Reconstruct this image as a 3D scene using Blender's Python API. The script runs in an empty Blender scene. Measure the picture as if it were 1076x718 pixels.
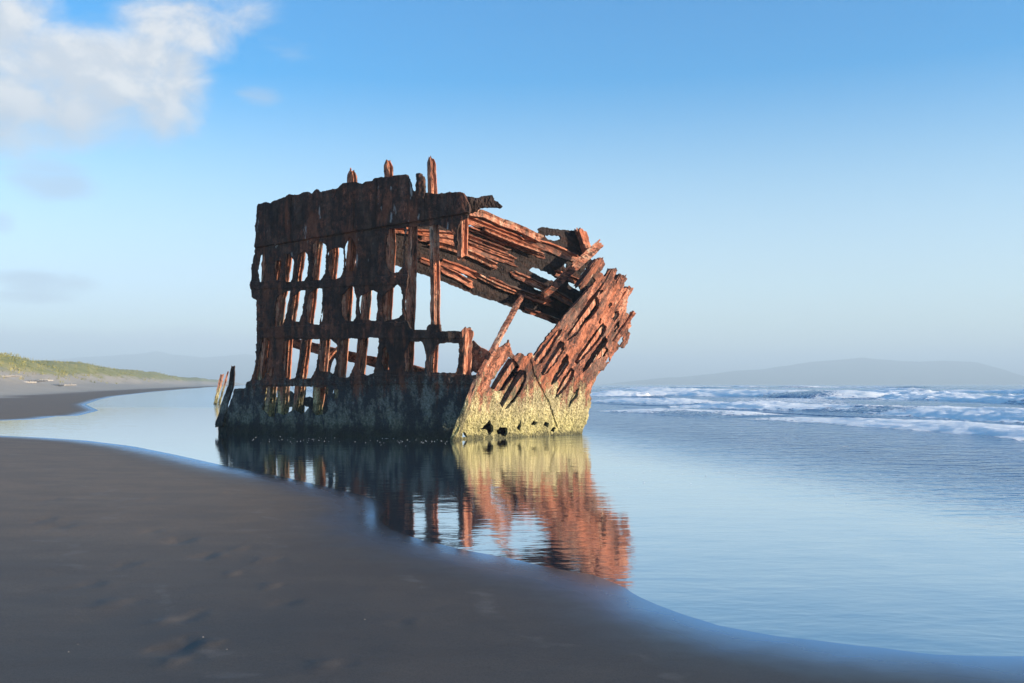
import bpy, math, random
import numpy as np
from mathutils import Vector

random.seed(7)
scene = bpy.context.scene
col = scene.collection
R = math.radians

# ------------------------------------------------------------------ camera
F_PX, CX, HY, EYE = 1046.1, 538.0, 404.0, 1.6      # focal length in photo pixels, centre, horizon row, eye height
cam_d = bpy.data.cameras.new("camera")
cam_d.sensor_width = 36.0
cam_d.lens = 35.0
cam_d.shift_y = (HY - 359.0) / 1076.0
cam_d.clip_start = 0.05
cam_d.clip_end = 40000
cam = bpy.data.objects.new("camera", cam_d)
col.objects.link(cam)
cam.location = (0, 0, EYE)
cam.rotation_euler = (R(90), 0, 0)
scene.camera = cam

def at(px, py, Y):
    return np.array([(px - CX) / F_PX * Y, Y, EYE - (py - HY) / F_PX * Y])

def ground(px, py):
    Y = EYE * F_PX / (py - HY)
    return ((px - CX) / F_PX * Y, Y)

def proj(P):
    return CX + F_PX * P[..., 0] / P[..., 1], HY - F_PX * (P[..., 2] - EYE) / P[..., 1]

# ------------------------------------------------------------------ numpy noise
def _hash(ix, iy, iz, seed):
    h = (ix.astype(np.int64) * 374761393 + iy.astype(np.int64) * 668265263 + iz.astype(np.int64) * 2147483647 + seed * 1442695041) & 0xFFFFFFFF
    h = ((h ^ (h >> 13)) * 1274126177) & 0xFFFFFFFF
    h = ((h ^ (h >> 16)) * 2246822519) & 0xFFFFFFFF
    h = h ^ (h >> 15)
    return (h & 0xFFFFFF) / float(0xFFFFFF)

def vnoise(p, seed=0):
    i = np.floor(p)
    f = p - i
    f = f * f * (3 - 2 * f)
    i = i.astype(np.int64)
    out = 0
    for dx in (0, 1):
        wx = f[..., 0] if dx else 1 - f[..., 0]
        for dy in (0, 1):
            wy = f[..., 1] if dy else 1 - f[..., 1]
            for dz in (0, 1):
                wz = f[..., 2] if dz else 1 - f[..., 2]
                out = out + wx * wy * wz * _hash(i[..., 0] + dx, i[..., 1] + dy, i[..., 2] + dz, seed)
    return out - 0.5

def fbm(p, scale=1.0, octaves=3, seed=0, gain=0.5):
    p = np.asarray(p, float) * np.asarray(scale, float)
    a, s, t = 1.0, 0.0, 0.0
    for o in range(octaves):
        s = s + a * vnoise(p * (2.03 ** o) + 17.3 * o, seed + o)
        t += a
        a *= gain
    return 2 * s / t

def sstep(a, b, x):
    t = np.clip((x - a) / (b - a), 0, 1)
    return t * t * (3 - 2 * t)

def inpoly(poly, x, y):
    poly = np.asarray(poly, float)
    res = np.zeros(x.shape, bool)
    bb = (x >= poly[:, 0].min()) & (x <= poly[:, 0].max()) & (y >= poly[:, 1].min()) & (y <= poly[:, 1].max())
    xs, ys = x[bb], y[bb]
    if xs.size == 0:
        return res
    r = np.zeros(xs.shape, bool)
    n = len(poly)
    for k in range(n):
        x0, y0 = poly[k]
        x1, y1 = poly[(k + 1) % n]
        if y0 == y1:
            continue
        c = ((y0 > ys) != (y1 > ys)) & (xs < (x1 - x0) * (ys - y0) / (y1 - y0) + x0)
        r ^= c
    res[bb] = r
    return res

def segdist(poly, x, y, closed=False):
    poly = np.asarray(poly, float)
    d = np.full(x.shape, 1e9)
    n = len(poly)
    for k in range(n if closed else n - 1):
        a, b = poly[k], poly[(k + 1) % n]
        ab = b - a
        t = np.clip(((x - a[0]) * ab[0] + (y - a[1]) * ab[1]) / max(ab @ ab, 1e-9), 0, 1)
        d = np.minimum(d, np.hypot(x - a[0] - t * ab[0], y - a[1] - t * ab[1]))
    return d

# ------------------------------------------------------------------ mesh helpers
def mesh_obj(name, verts, faces, mat, parent=None, smooth=False, attrs=None):
    verts = np.asarray(verts, float)
    if parent is not None:
        verts = verts - np.array(parent.location)
    me = bpy.data.meshes.new(name)
    if isinstance(faces, np.ndarray):
        nf, k = faces.shape
        me.vertices.add(len(verts))
        me.vertices.foreach_set("co", verts.ravel())
        me.loops.add(nf * k)
        me.loops.foreach_set("vertex_index", faces.ravel().astype(np.int32))
        me.polygons.add(nf)
        me.polygons.foreach_set("loop_start", np.arange(0, nf * k, k, dtype=np.int32))
        me.update(calc_edges=True)
        me.validate()
    else:
        me.from_pydata([tuple(v) for v in verts], [], [tuple(f) for f in faces])
        me.update()
    if smooth:
        me.polygons.foreach_set("use_smooth", np.ones(len(me.polygons), bool))
    else:
        me.polygons.foreach_set("use_smooth", np.zeros(len(me.polygons), bool))
    if attrs:
        for k, v in attrs.items():
            a = me.attributes.new(k, 'FLOAT', 'POINT')
            a.data.foreach_set("value", np.asarray(v, np.float32).ravel())
    me.materials.append(mat)
    o = bpy.data.objects.new(name, me)
    col.objects.link(o)
    if parent is not None:
        o.parent = parent
    return o

def tag(o, label=None, cat=None, group=None, kind=None):
    if label: o['label'] = label
    if cat: o['category'] = cat
    if group: o['group'] = group
    if kind: o['kind'] = kind
    return o

def empty(name, loc):
    o = bpy.data.objects.new(name, None)
    o.empty_display_size = 0.3
    col.objects.link(o)
    o.location = loc
    return o

def gridfaces(nr, nc):
    i = np.arange(nr - 1)[:, None] * nc + np.arange(nc - 1)[None, :]
    return np.stack([i, i + 1, i + nc + 1, i + nc], -1).reshape(-1, 4)

def sheet(name, P, N, filled, mat, parent, thick=0.05, rough=0.02, seed=0, offset=None):
    """A corroded plate: the kept cells of the surface grid P (nv,nu,3), given real thickness, pitting and ragged edges."""
    nv, nu, _ = P.shape
    off = fbm(P, 5.0, 3, seed) * rough + fbm(P, (22, 22, 14), 2, seed + 5) * rough * 0.7
    if offset is not None:
        off = off + offset
    front = P + N * off[..., None]
    back = P - N * (thick + fbm(P, 6.0, 3, seed + 9) * rough)[..., None]
    vid = np.arange(nv * nu).reshape(nv, nu)
    nb = nv * nu
    a, b, c, d = vid[:-1, :-1], vid[:-1, 1:], vid[1:, 1:], vid[1:, :-1]
    f = filled
    q = [np.stack([a, b, c, d], -1)[f], np.stack([a + nb, d + nb, c + nb, b + nb], -1)[f]]
    pad = np.pad(f, 1)
    edges = []
    for (dv, du, e0, e1) in ((-1, 0, a, b), (0, 1, b, c), (1, 0, c, d), (0, -1, d, a)):
        nbh = pad[1 + dv:1 + dv + f.shape[0], 1 + du:1 + du + f.shape[1]]
        m = f & ~nbh
        s, t = e0[m], e1[m]
        q.append(np.stack([t, s, s + nb, t + nb], -1))
        edges.append(np.stack([s, t], -1))
    q = np.concatenate(q)
    ed = np.concatenate(edges)
    V = np.concatenate([front.reshape(-1, 3), back.reshape(-1, 3)])
    for sh in (0, nb):                       # relax the cut edge so it is not stair-stepped
        e = ed + sh
        for _ in range(2):
            acc = np.zeros_like(V); cnt = np.zeros(len(V))
            np.add.at(acc, e[:, 0], V[e[:, 1]]); np.add.at(acc, e[:, 1], V[e[:, 0]])
            np.add.at(cnt, e[:, 0], 1); np.add.at(cnt, e[:, 1], 1)
            m = cnt > 0
            V[m] = 0.45 * V[m] + 0.55 * acc[m] / cnt[m][:, None]
    used = np.unique(q)
    remap = np.full(len(V), -1); remap[used] = np.arange(len(used))
    return mesh_obj(name, V[used], remap[q], mat, parent)

def resample(pts, step):
    pts = np.asarray(pts, float)
    seg = np.linalg.norm(np.diff(pts, axis=0), axis=1)
    s = np.concatenate([[0], np.cumsum(seg)])
    n = max(3, int(s[-1] / step) + 1)
    t = np.linspace(0, s[-1], n)
    return np.stack([np.interp(t, s, pts[:, k]) for k in range(pts.shape[1])], -1), t

def section_points(sec, step):
    out = []
    n = len(sec)
    for k in range(n):
        p, q = np.array(sec[k], float), np.array(sec[(k + 1) % n], float)
        m = max(1, int(np.linalg.norm(q - p) / step))
        for j in range(m):
            out.append(p + (q - p) * j / m)
    return np.array(out)

def bar_geo(pts, A, B, sec, seed=0, rough=0.012, step=0.05, sstp=0.035, taper=(1, 1), ragged=0.05, pits=0.0, rounded=False):
    """Sweep a section (a along A, b along B) along a path; elongated pitting; ragged ends."""
    path, t = resample(pts, step)
    A = np.asarray(A, float); A /= np.linalg.norm(A)
    B = np.asarray(B, float); B /= np.linalg.norm(B)
    sp = section_points(sec, sstp)
    c = sp.mean(0)
    L = t[-1]
    k = len(sp)
    sc = np.interp(t, [0, L], taper)
    sc = sc * np.clip(0.55 + (L - t) / 0.16 * 0.45, 0, 1) if rounded else sc
    sc = sc * (1 + 0.10 * fbm(np.stack([t * 0 + seed, t * 0, t], -1), (1, 1, 2.2), 2, seed))
    V = path[:, None, :] + ((sp - c)[None, :, 0] * sc[:, None] + c[0])[..., None] * A + ((sp - c)[None, :, 1] * sc[:, None] + c[1])[..., None] * B
    loc = np.stack(np.broadcast_arrays(sp[None, :, 0], sp[None, :, 1], t[:, None] * 0.35), -1)
    dirs = (sp - c); dirs = dirs / (np.linalg.norm(dirs, axis=1)[:, None] + 1e-6)
    n1 = fbm(loc, 16, 3, seed + 3) * rough
    if pits:
        n1 = n1 - pits * np.clip(fbm(loc, (9, 9, 9), 2, seed + 8) - 0.25, 0, 1)
    V = V + (dirs[None, :, 0] * n1)[..., None] * A + (dirs[None, :, 1] * n1)[..., None] * B
    d = (path[-1] - path[0]) / max(L, 1e-6)
    jag = fbm(np.stack([sp[:, 0], sp[:, 1], sp[:, 0] * 0 + seed], -1), 11, 2, seed) * ragged * 2
    V[-1] += jag[:, None] * d
    V[0] -= jag[::-1, None] * d
    n = len(path)
    Vf = V.reshape(-1, 3)
    i = np.arange(n - 1)[:, None] * k + np.arange(k)[None, :]
    j = np.arange(n - 1)[:, None] * k + (np.arange(k)[None, :] + 1) % k
    Q = np.stack([i, j, j + k, i + k], -1).reshape(-1, 4)
    return Vf, Q, k, n

def bar(name, pts, A, B, sec, mat, parent, rivets=None, **kw):
    V, Q, k, n = bar_geo(pts, A, B, sec, **kw)
    faces = [tuple(q) for q in Q] + [tuple(range(k))[::-1], tuple(range((n - 1) * k, n * k))]
    V = list(V)
    if rivets:                                # rivet heads along the bar: (a, b, spacing, outward axis)
        path, t = resample(pts, 0.05)
        Ah = np.asarray(A, float) / np.linalg.norm(A); Bh = np.asarray(B, float) / np.linalg.norm(B)
        for (ra, rb, sp, ax) in rivets:
            out = {'A': Ah, '-A': -Ah, 'B': Bh, '-B': -Bh}[ax]
            side = Bh if 'A' in ax else Ah
            along = (path[-1] - path[0]); along = along / np.linalg.norm(along)
            for s in np.arange(0.1, t[-1], sp):
                if random.random() < 0.15: continue
                c = np.array([np.interp(s, t, path[:, q]) for q in range(3)]) + ra * Ah + rb * Bh
                b0 = len(V)
                for (rr, hh) in ((0.024, -0.01), (0.02, 0.018)):
                    for q in range(6):
                        an = q * math.pi / 3
                        V.append(c + side * rr * math.cos(an) + along * rr * math.sin(an) + out * hh)
                for q in range(6):
                    faces.append((b0 + q, b0 + (q + 1) % 6, b0 + 6 + (q + 1) % 6, b0 + 6 + q))
                faces.append(tuple(b0 + 6 + q for q in range(6)))
    return mesh_obj(name, np.array(V), faces, mat, parent)

# ------------------------------------------------------------------ material helpers
class Nodes:
    def __init__(self, name):
        self.m = bpy.data.materials.new(name)
        self.m.use_nodes = True
        self.t = self.m.node_tree
        self.t.nodes.clear()
    def n(self, kind, **kw):
        nd = self.t.nodes.new(kind)
        for k, v in kw.items():
            if k.startswith('i_'):
                nd.inputs[k[2:].replace('_', ' ')].default_value = v
            else:
                setattr(nd, k, v)
        return nd
    def l(self, a, b):
        self.t.links.new(a, b)
    def val(self, x, sock):
        if isinstance(x, (int, float)): sock.default_value = x
        elif isinstance(x, (tuple, list)): sock.default_value = x if len(x) != 3 or sock.type == 'VECTOR' else (*x, 1)
        else: self.l(x, sock)
    def math(self, op, a, b=0.0, c=0.0, clamp=False):
        nd = self.n('ShaderNodeMath', operation=op); nd.use_clamp = clamp
        self.val(a, nd.inputs[0]); self.val(b, nd.inputs[1]); self.val(c, nd.inputs[2])
        return nd.outputs[0]
    def smooth(self, a, b, x, lo=0.0, hi=1.0):
        nd = self.n('ShaderNodeMapRange', interpolation_type='SMOOTHSTEP')
        self.val(x, nd.inputs['Value'])
        nd.inputs['From Min'].default_value = a; nd.inputs['From Max'].default_value = b
        nd.inputs['To Min'].default_value = lo; nd.inputs['To Max'].default_value = hi
        return nd.outputs[0]
    def mix(self, f, a, b, blend='MIX'):
        nd = self.n('ShaderNodeMix', data_type='RGBA', blend_type=blend)
        self.val(f, nd.inputs[0]); self.val(a, nd.inputs[6]); self.val(b, nd.inputs[7])
        return nd.outputs[2]
    def scale(self, v, s):
        nd = self.n('ShaderNodeVectorMath', operation='MULTIPLY')
        self.l(v, nd.inputs[0]); nd.inputs[1].default_value = s
        return nd.outputs[0]
    def noise(self, v, scale=1.0, detail=4, rough=0.55, dist=0.0):
        nd = self.n('ShaderNodeTexNoise')
        self.l(v, nd.inputs['Vector'])
        nd.inputs['Scale'].default_value = scale; nd.inputs['Detail'].default_value = detail
        nd.inputs['Roughness'].default_value = rough; nd.inputs['Distortion'].default_value = dist
        return nd.outputs['Fac']
    def ramp(self, f, stops):
        nd = self.n('ShaderNodeValToRGB')
        e = nd.color_ramp.elements
        while len(e) > 1: e.remove(e[-1])
        e[0].position = stops[0][0]; e[0].color = (*stops[0][1], 1)
        for p, c in stops[1:]:
            k = e.new(p); k.color = (*c, 1)
        self.l(f, nd.inputs[0])
        return nd.outputs[0]
    def attr(self, name):
        return self.n('ShaderNodeAttribute', attribute_name=name).outputs['Fac']
    def bump(self, h, strength=0.5, dist=0.02, normal=None):
        nd = self.n('ShaderNodeBump')
        self.val(strength, nd.inputs['Strength']); nd.inputs['Distance'].default_value = dist
        self.l(h, nd.inputs['Height'])
        if normal is not None: self.l(normal, nd.inputs['Normal'])
        return nd.outputs[0]
    def out(self, color, rough, normal=None, spec=0.5, ior=1.5, metallic=0.0):
        p = self.n('ShaderNodeBsdfPrincipled')
        self.val(color, p.inputs['Base Color']); self.val(rough, p.inputs['Roughness'])
        p.inputs['IOR'].default_value = ior
        self.val(spec, p.inputs['Specular IOR Level']); self.val(metallic, p.inputs['Metallic'])
        if normal is not None: self.l(normal, p.inputs['Normal'])
        o = self.n('ShaderNodeOutputMaterial')
        self.l(p.outputs[0], o.inputs['Surface'])
        return self.m
    def pos(self):
        g = self.n('ShaderNodeNewGeometry').outputs['Position']
        return g

def rust_material(name, dark=0.0, red=1.0, growth=1.55, drops=0.0, along=(0, 0, 1), pits=0.8, pstretch=0.55):
    N = Nodes(name)
    P = N.pos()
    z = N.n('ShaderNodeSeparateXYZ'); N.l(P, z.inputs[0]); z = z.outputs[2]
    big = N.noise(P, 0.9, 4)
    al = Vector(along).normalized()
    cr = al.cross(Vector((0.3, 1, 0.2))).normalized(); c2 = al.cross(cr)
    cx_ = N.n('ShaderNodeCombineXYZ')
    for i_, vv in enumerate((cr, c2, al)):
        dp = N.n('ShaderNodeVectorMath', operation='DOT_PRODUCT'); N.l(P, dp.inputs[0]); dp.inputs[1].default_value = vv
        N.l(dp.outputs['Value'], cx_.inputs[i_])
    L = cx_.outputs[0]
    streak = N.noise(N.scale(L, (7, 7, 0.8)), 1.0, 5, 0.6)
    blot = N.noise(P, 5.0, 6, 0.65, 0.3)
    fine = N.noise(P, 38.0, 4, 0.6)
    v = N.math('ADD', N.math('MULTIPLY', big, 0.45), N.math('MULTIPLY', streak, 0.50))
    v = N.math('ADD', v, N.math('MULTIPLY', blot, 0.38))
    v = N.math('ADD', v, N.math('MULTIPLY', N.math('SUBTRACT', fine, 0.5), 0.25))
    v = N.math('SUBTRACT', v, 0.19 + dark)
    rust = N.ramp(v, [(0.22, (0.018, 0.012, 0.011)), (0.36, (0.055, 0.028, 0.020)), (0.46, (0.14 * red, 0.052, 0.032)),
                      (0.54, (0.40 * red, 0.145, 0.080)), (0.62, (0.47 * red, 0.215, 0.13)), (0.70, (0.60, 0.43, 0.30)), (0.84, (0.42, 0.27, 0.19))])
    pit = N.noise(N.scale(L, (1, 1, pstretch)), 13.0, 4, 0.7)
    rust = N.mix(N.smooth(0.50, 0.60, pit, 0.0, pits), rust, (0.022, 0.014, 0.012))
    hn = N.noise(N.scale(L, (2.2, 2.2, 0.55)), 1.0, 4, 0.6)
    amt = 0.6 if dark < 0.1 else (0.25 if dark < 0.2 else 0.06)
    rust = N.mix(N.smooth(0.52, 0.64, hn, 0.0, amt), rust, N.mix(blot, (0.30 * red, 0.075, 0.032), (0.50 * red, 0.175, 0.085)))
    rust = N.mix(N.smooth(0.47, 0.36, hn, 0.0, amt), rust, N.mix(blot, (0.045, 0.030, 0.026), (0.26, 0.165, 0.12)))
    if dark < 0.1:
        cn = N.noise(N.scale(L, (4.5, 4.5, 0.9)), 1.0, 4, 0.7)
        rust = N.mix(N.smooth(0.62, 0.70, cn, 0.0, 0.75), rust, (0.62, 0.50, 0.34))
    # pale marine growth with rust runs through its upper edge
    streak2 = N.noise(N.scale(P, (4.5, 4.5, 0.35)), 1.0, 4, 0.6)
    lim = N.math('ADD', z, N.math('MULTIPLY', N.math('SUBTRACT', streak2, 0.5), 3.0))
    lim = N.math('ADD', lim, N.math('MULTIPLY', N.math('SUBTRACT', blot, 0.5), 0.7))
    lim = N.math('ADD', lim, N.math('MULTIPLY', N.math('SUBTRACT', N.noise(P, 24.0, 3, 0.7), 0.5), 1.5))
    g = N.smooth(growth - 0.42, growth + 0.30, lim, 1.0, 0.0)
    spk = N.noise(P, 16.0, 5, 0.75)
    vor = N.n('ShaderNodeTexVoronoi'); N.l(P, vor.inputs['Vector']); vor.inputs['Scale'].default_value = 26
    barn = N.ramp(spk, [(0.30, (0.07, 0.065, 0.035)), (0.42, (0.26, 0.21, 0.095)), (0.53, (0.50, 0.41, 0.21)), (0.69, (0.72, 0.61, 0.37))])
    green = N.ramp(spk, [(0.34, (0.06, 0.06, 0.028)), (0.48, (0.32, 0.28, 0.095)), (0.66, (0.58, 0.50, 0.23))])
    low = N.math('ADD', z, N.math('MULTIPLY', N.math('SUBTRACT', blot, 0.5), 0.8))
    barn = N.mix(N.smooth(0.25, 1.1, low, 0.72, 0.0), barn, green)
    dkp = N.smooth(0.42, 0.56, N.noise(N.scale(P, (1, 1, 0.5)), 2.3, 6, 0.72), 0.0, 0.92 if dark > 0.1 else (0.38 if growth < 1.4 else 0.75))  # dark patches, heavier on hull and frames to put their shade into the growth
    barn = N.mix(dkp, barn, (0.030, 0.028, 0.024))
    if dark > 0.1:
        barn = N.mix(1.0, barn, (0.50, 0.62, 1.0), 'MULTIPLY')  # growth dimmed and blued: the hull side's shade put into its colour
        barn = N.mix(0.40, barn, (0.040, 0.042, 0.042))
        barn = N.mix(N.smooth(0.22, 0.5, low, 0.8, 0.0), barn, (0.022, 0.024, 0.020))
    c = N.mix(g, rust, barn)
    wet = N.smooth(0.02, 0.16, low, 1.0, 0.0)
    c = N.mix(N.math('MULTIPLY', wet, 0.75), c, (0.03, 0.032, 0.02))
    if drops:
        dr = N.noise(N.scale(P, (5, 5, 1.3)), 1.0, 3, 0.55)
        dm = N.math('MULTIPLY', N.smooth(0.64, 0.72, dr, 0.0, 0.55), N.smooth(4.9, 5.5, z))
        c = N.mix(dm, c, (0.42, 0.42, 0.40))
    h = N.math('ADD', N.math('MULTIPLY', blot, 0.7), N.math('MULTIPLY', fine, 0.45))
    h = N.math('ADD', h, N.math('MULTIPLY', N.math('MULTIPLY', vor.outputs['Distance'], g), 0.8))
    nrm = N.bump(h, 0.9, 0.035)
    return N.out(c, N.math('ADD', 0.72, N.math('MULTIPLY', fine, 0.2)), nrm, spec=0.25)

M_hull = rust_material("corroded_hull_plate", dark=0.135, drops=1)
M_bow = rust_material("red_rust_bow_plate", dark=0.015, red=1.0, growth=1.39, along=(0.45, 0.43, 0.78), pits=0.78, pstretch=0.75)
M_frame = rust_material("rusted_frame_iron", dark=-0.085, growth=1.45, pits=0.92, pstretch=0.16)
M_deck = rust_material("shade_black_rust_scale", dark=0.25, growth=-2, along=(0.9, 0.42, -0.4))  # rust darkened to near black, shadow bands put into the colour
M_strip = rust_material("orange_rust_stringer", dark=-0.045, red=1.05, growth=-2, along=(0.9, 0.42, -0.4), pits=0.85, pstretch=0.22)

# ------------------------------------------------------------------ the wreck: surfaces
SUN_AZ = np.array([0.940, -0.341])
WATER_Z = 0.0
A0 = np.array([-1.66, 28.9, 0.0])
wreck = empty("shipwreck", (-1.2, 31.5, 0))
tag(wreck, "rusted iron bow of a wrecked ship standing in shallow water, open ribs and ragged plates", "shipwreck")

def surface(origin, tdir, us, vs, nrm, bulge):
    U, Vv = np.meshgrid(us, vs)
    P = origin + U[..., None] * tdir
    P[..., 2] = Vv
    b = bulge(U, Vv)
    P = P + b[..., None] * nrm
    N = np.broadcast_to(nrm, P.shape)
    return P, N, U, Vv

class Surf:
    def __init__(self, origin, tdir, nrm, bulge, u0, u1, v0, v1, step):
        self.origin, self.t, self.n, self.bulge = origin, tdir, nrm, bulge
        self.us = np.arange(u0, u1, step); self.vs = np.arange(v0, v1, step)
        self.P, self.N, self.U, self.V = surface(origin, tdir, self.us, self.vs, nrm, bulge)
        self.px, self.py = proj(self.P)
    def at(self, px, py, out=0.0):
        k = np.argmin((self.px - px) ** 2 + (self.py - py) ** 2)
        return self.P.reshape(-1, 3)[k] + self.n * out
    def mask(self, outline, holes=(), warp=0.8, seed=0, extra=()):
        C = 0.25 * (self.P[:-1, :-1] + self.P[1:, :-1] + self.P[:-1, 1:] + self.P[1:, 1:])
        cx, cy = proj(C)
        wx = fbm(C, 5.0, 4, seed, 0.8) * warp * 2.4
        wy = fbm(C, 5.0, 4, seed + 50, 0.8) * warp * 2.4
        m = inpoly(outline, cx + wx, cy + wy)
        for e in extra:
            m |= inpoly(e, cx + wx, cy + wy)
        for h in holes:
            m &= ~inpoly(h, cx + wx, cy + wy)
        return m

tL = np.array([-8.0, 3.9, 0]); tL /= np.linalg.norm(tL)
nW = np.array([-3.9, -8.0, 0]); nW /= np.linalg.norm(nW)          # outward, towards the camera's left
wall = Surf(A0, tL, nW, lambda u, v: 0.30 * (1 - ((u - 4.2) / 5.0) ** 2) - 0.02, -1.0, 9.6, -0.35, 7.8, 0.02)

OUT = [(228, 470), (229, 452), (231, 443), (237, 434), (243, 421), (246, 409), (258, 408), (259, 402), (264, 400.5), (267, 390), (268.5, 375),
       (269.5, 350), (269, 315), (264.5, 312.5), (263, 300), (265, 280), (268, 262), (269, 240), (270.5, 217), (272, 215), (279, 213.3), (285, 213.9), (288, 211.5),
       (298, 208), (306, 204.8), (312, 205.5), (318, 203), (323, 201.7), (328, 203.3), (331, 200.5), (334, 198.6), (337, 202.5), (342, 201), (348, 199.5), (355, 198),
       (361, 193.5), (368, 192.5), (374, 191.6), (382, 193.7), (385, 191.3), (391, 191), (394, 188.3), (400, 186.3), (404, 186), (412, 186), (415, 184.0),
       (428, 183.6), (430, 188), (432.5, 196), (434, 201.5), (438, 201.7), (438, 180), (442, 179.6), (443.5, 184), (446.5, 187), (447, 203), (458, 204), (470, 202.6),
       (487, 202), (489, 206), (491.5, 212), (494, 218), (494.5, 222), (491, 229), (485, 232), (481, 240), (480.5, 263), (477, 262), (476, 245),
       (472, 241), (466, 239), (461, 236), (453, 236.5), (441, 238.5), (426, 238), (426, 250), (424.5, 265), (426, 278), (430, 290), (428, 300), (425.5, 315),
       (425.5, 335), (430, 341), (433, 347), (449, 347), (450, 341), (463, 341), (463, 348), (481, 349.5), (485, 350), (485, 393.5), (501, 394.5), (499, 405), (491, 425), (482, 450),
       (477.5, 463), (475, 472)]
HOLES = [
 [(273, 268), (277, 266), (279.8, 274), (279, 283), (277, 294), (275, 297), (272, 296), (270.5, 285)],
 [(289, 274), (296, 273.5), (295, 282), (293.5, 291), (290, 297), (288, 286)],
 [(299.5, 267), (303, 266), (308, 273), (308.7, 282), (307, 292), (304.5, 299), (300, 299), (298.5, 290)],
 [(312, 268), (320, 263.5), (323, 267), (324.3, 277), (322.5, 290), (319.5, 297.5), (311.5, 296), (311, 280)],
 [(328, 258), (333, 251), (338, 254.5), (342.3, 259), (341.3, 275), (341, 286), (337, 294.5), (328, 295), (327, 280)],
 [(344, 264), (352, 260.5), (361, 261), (360.7, 285), (358, 290), (354, 292.8), (350, 294), (346, 293), (344, 280)],
 [(365, 252), (368, 249), (372, 254), (374.3, 260), (374, 278), (372, 284), (366, 285.5), (362, 285), (361.7, 258)],
 [(408, 240), (424.5, 240), (424, 262), (422.5, 280), (418, 286), (411, 286), (406, 282), (404, 272), (405, 258)],
 [(291, 312), (297, 308), (301, 306), (305.7, 306), (303.7, 320), (300, 333), (296, 343), (288, 344), (288, 330)],
 [(307, 312), (315, 306), (320.7, 304.5), (319, 318), (317, 330), (314, 338), (306, 338), (304.5, 325)],
 [(324, 308), (329, 304), (338.2, 303), (338, 318), (335.7, 341), (328, 341), (322, 338), (321, 320)],
 [(339, 320), (340.7, 325), (340, 333), (338, 339), (336.7, 337)],
 [(360, 309), (366, 303), (370, 299.8), (373, 303), (374.5, 315), (374, 334), (371, 338), (362, 337), (358.5, 330), (358.5, 312)],
 [(377, 311), (384, 308), (391, 304.7), (396.7, 308), (396, 337), (378, 336), (377, 322)],
 [(402, 311), (407, 306), (413, 302), (417, 299), (421, 302), (422.7, 312), (422, 330), (419, 334), (413, 336), (403, 338), (401, 328)],
 [(275, 356), (281, 354), (284.3, 361), (283, 372), (280, 390), (277, 398), (273, 400), (268, 399), (270, 380), (273, 365)],
 [(282, 387), (287, 386), (286, 395), (281, 395)],
 [(298, 358), (318, 356), (316, 372), (313, 388), (309, 398), (299, 398), (296, 380)],
 [(320, 358), (336, 356), (337, 361), (334, 374), (331, 390), (327, 397.7), (314, 398), (316, 385), (320, 370)],
 [(338, 358), (347, 356), (354.3, 362), (353.7, 372), (351, 390), (350, 393), (345, 391), (338, 390), (334, 390), (335, 370)],
 [(358, 358), (366, 355.5), (376.3, 356), (376, 365), (374, 378), (370, 390), (367, 397), (355, 397), (354, 385), (356, 370)],
 [(378, 357), (388, 354.6), (398.3, 355.6), (397, 372), (394, 388), (391, 393), (386, 395.3), (381, 393), (376, 388), (376, 370)],
 [(402, 366), (405, 364), (408.7, 372), (409, 388), (404, 389.7), (400, 380)],
 [(430, 359.5), (437, 359.3), (444, 359.3), (447, 368), (447.8, 375), (446, 390.5), (425, 391), (425, 372), (428, 364)],
 [(461, 360.5), (481, 360.5), (482, 366), (481, 376), (479, 392), (452, 391.5), (451, 376), (456, 368)],
 [(280, 407), (300, 406), (318, 406), (335, 407), (345, 407), (345, 415), (343, 420), (345, 430), (341, 436), (330, 436), (327, 431), (323, 428), (320, 434),
  (315, 436), (311, 431), (307, 431), (303, 434), (298, 437), (291, 434), (288, 438), (281, 438), (276, 430), (278, 415)],
 [(350, 409), (356, 409), (355, 417), (351, 420), (349, 416)],
]
mk = wall.mask(OUT, HOLES, 0.75, 3)
# plates overlap: the bulwark strake stands proud above a seam, three belt plates stand proud lower down
wy = wall.py + 0.8 * fbm(wall.P, 3.0, 3, 77)
seam = 260 - (wall.px - 270) * 0.164
off = 0.045 * (wy < seam)
for (ya, yb, yc, yd) in ((296, 304, 289, 299), (344, 355, 338, 356), (398.5, 405.5, 394, 404)):
    k = np.clip((wall.px - 270) / 160, 0, 1)
    off = off + 0.03 * ((wy > ya + (yc - ya) * k) & (wy < yb + (yd - yb) * k))
off = off - 0.03 * (np.abs(wy - seam - 1.0) < 0.7)
for sx in (305.5, 372, 395, 446):            # vertical butt joints
    off = off - 0.03 * (np.abs(wall.px - sx + 0.03 * (wall.py - 250)) < 0.5) * (wy < seam)
off = off + 0.05 * fbm(wall.P, (2.6, 2.6, 0.35), 3, 21) * (wy < 400)
sheet("hull_plating", wall.P, wall.N, mk, M_hull, wreck, 0.05, 0.028, 11, off)

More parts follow.
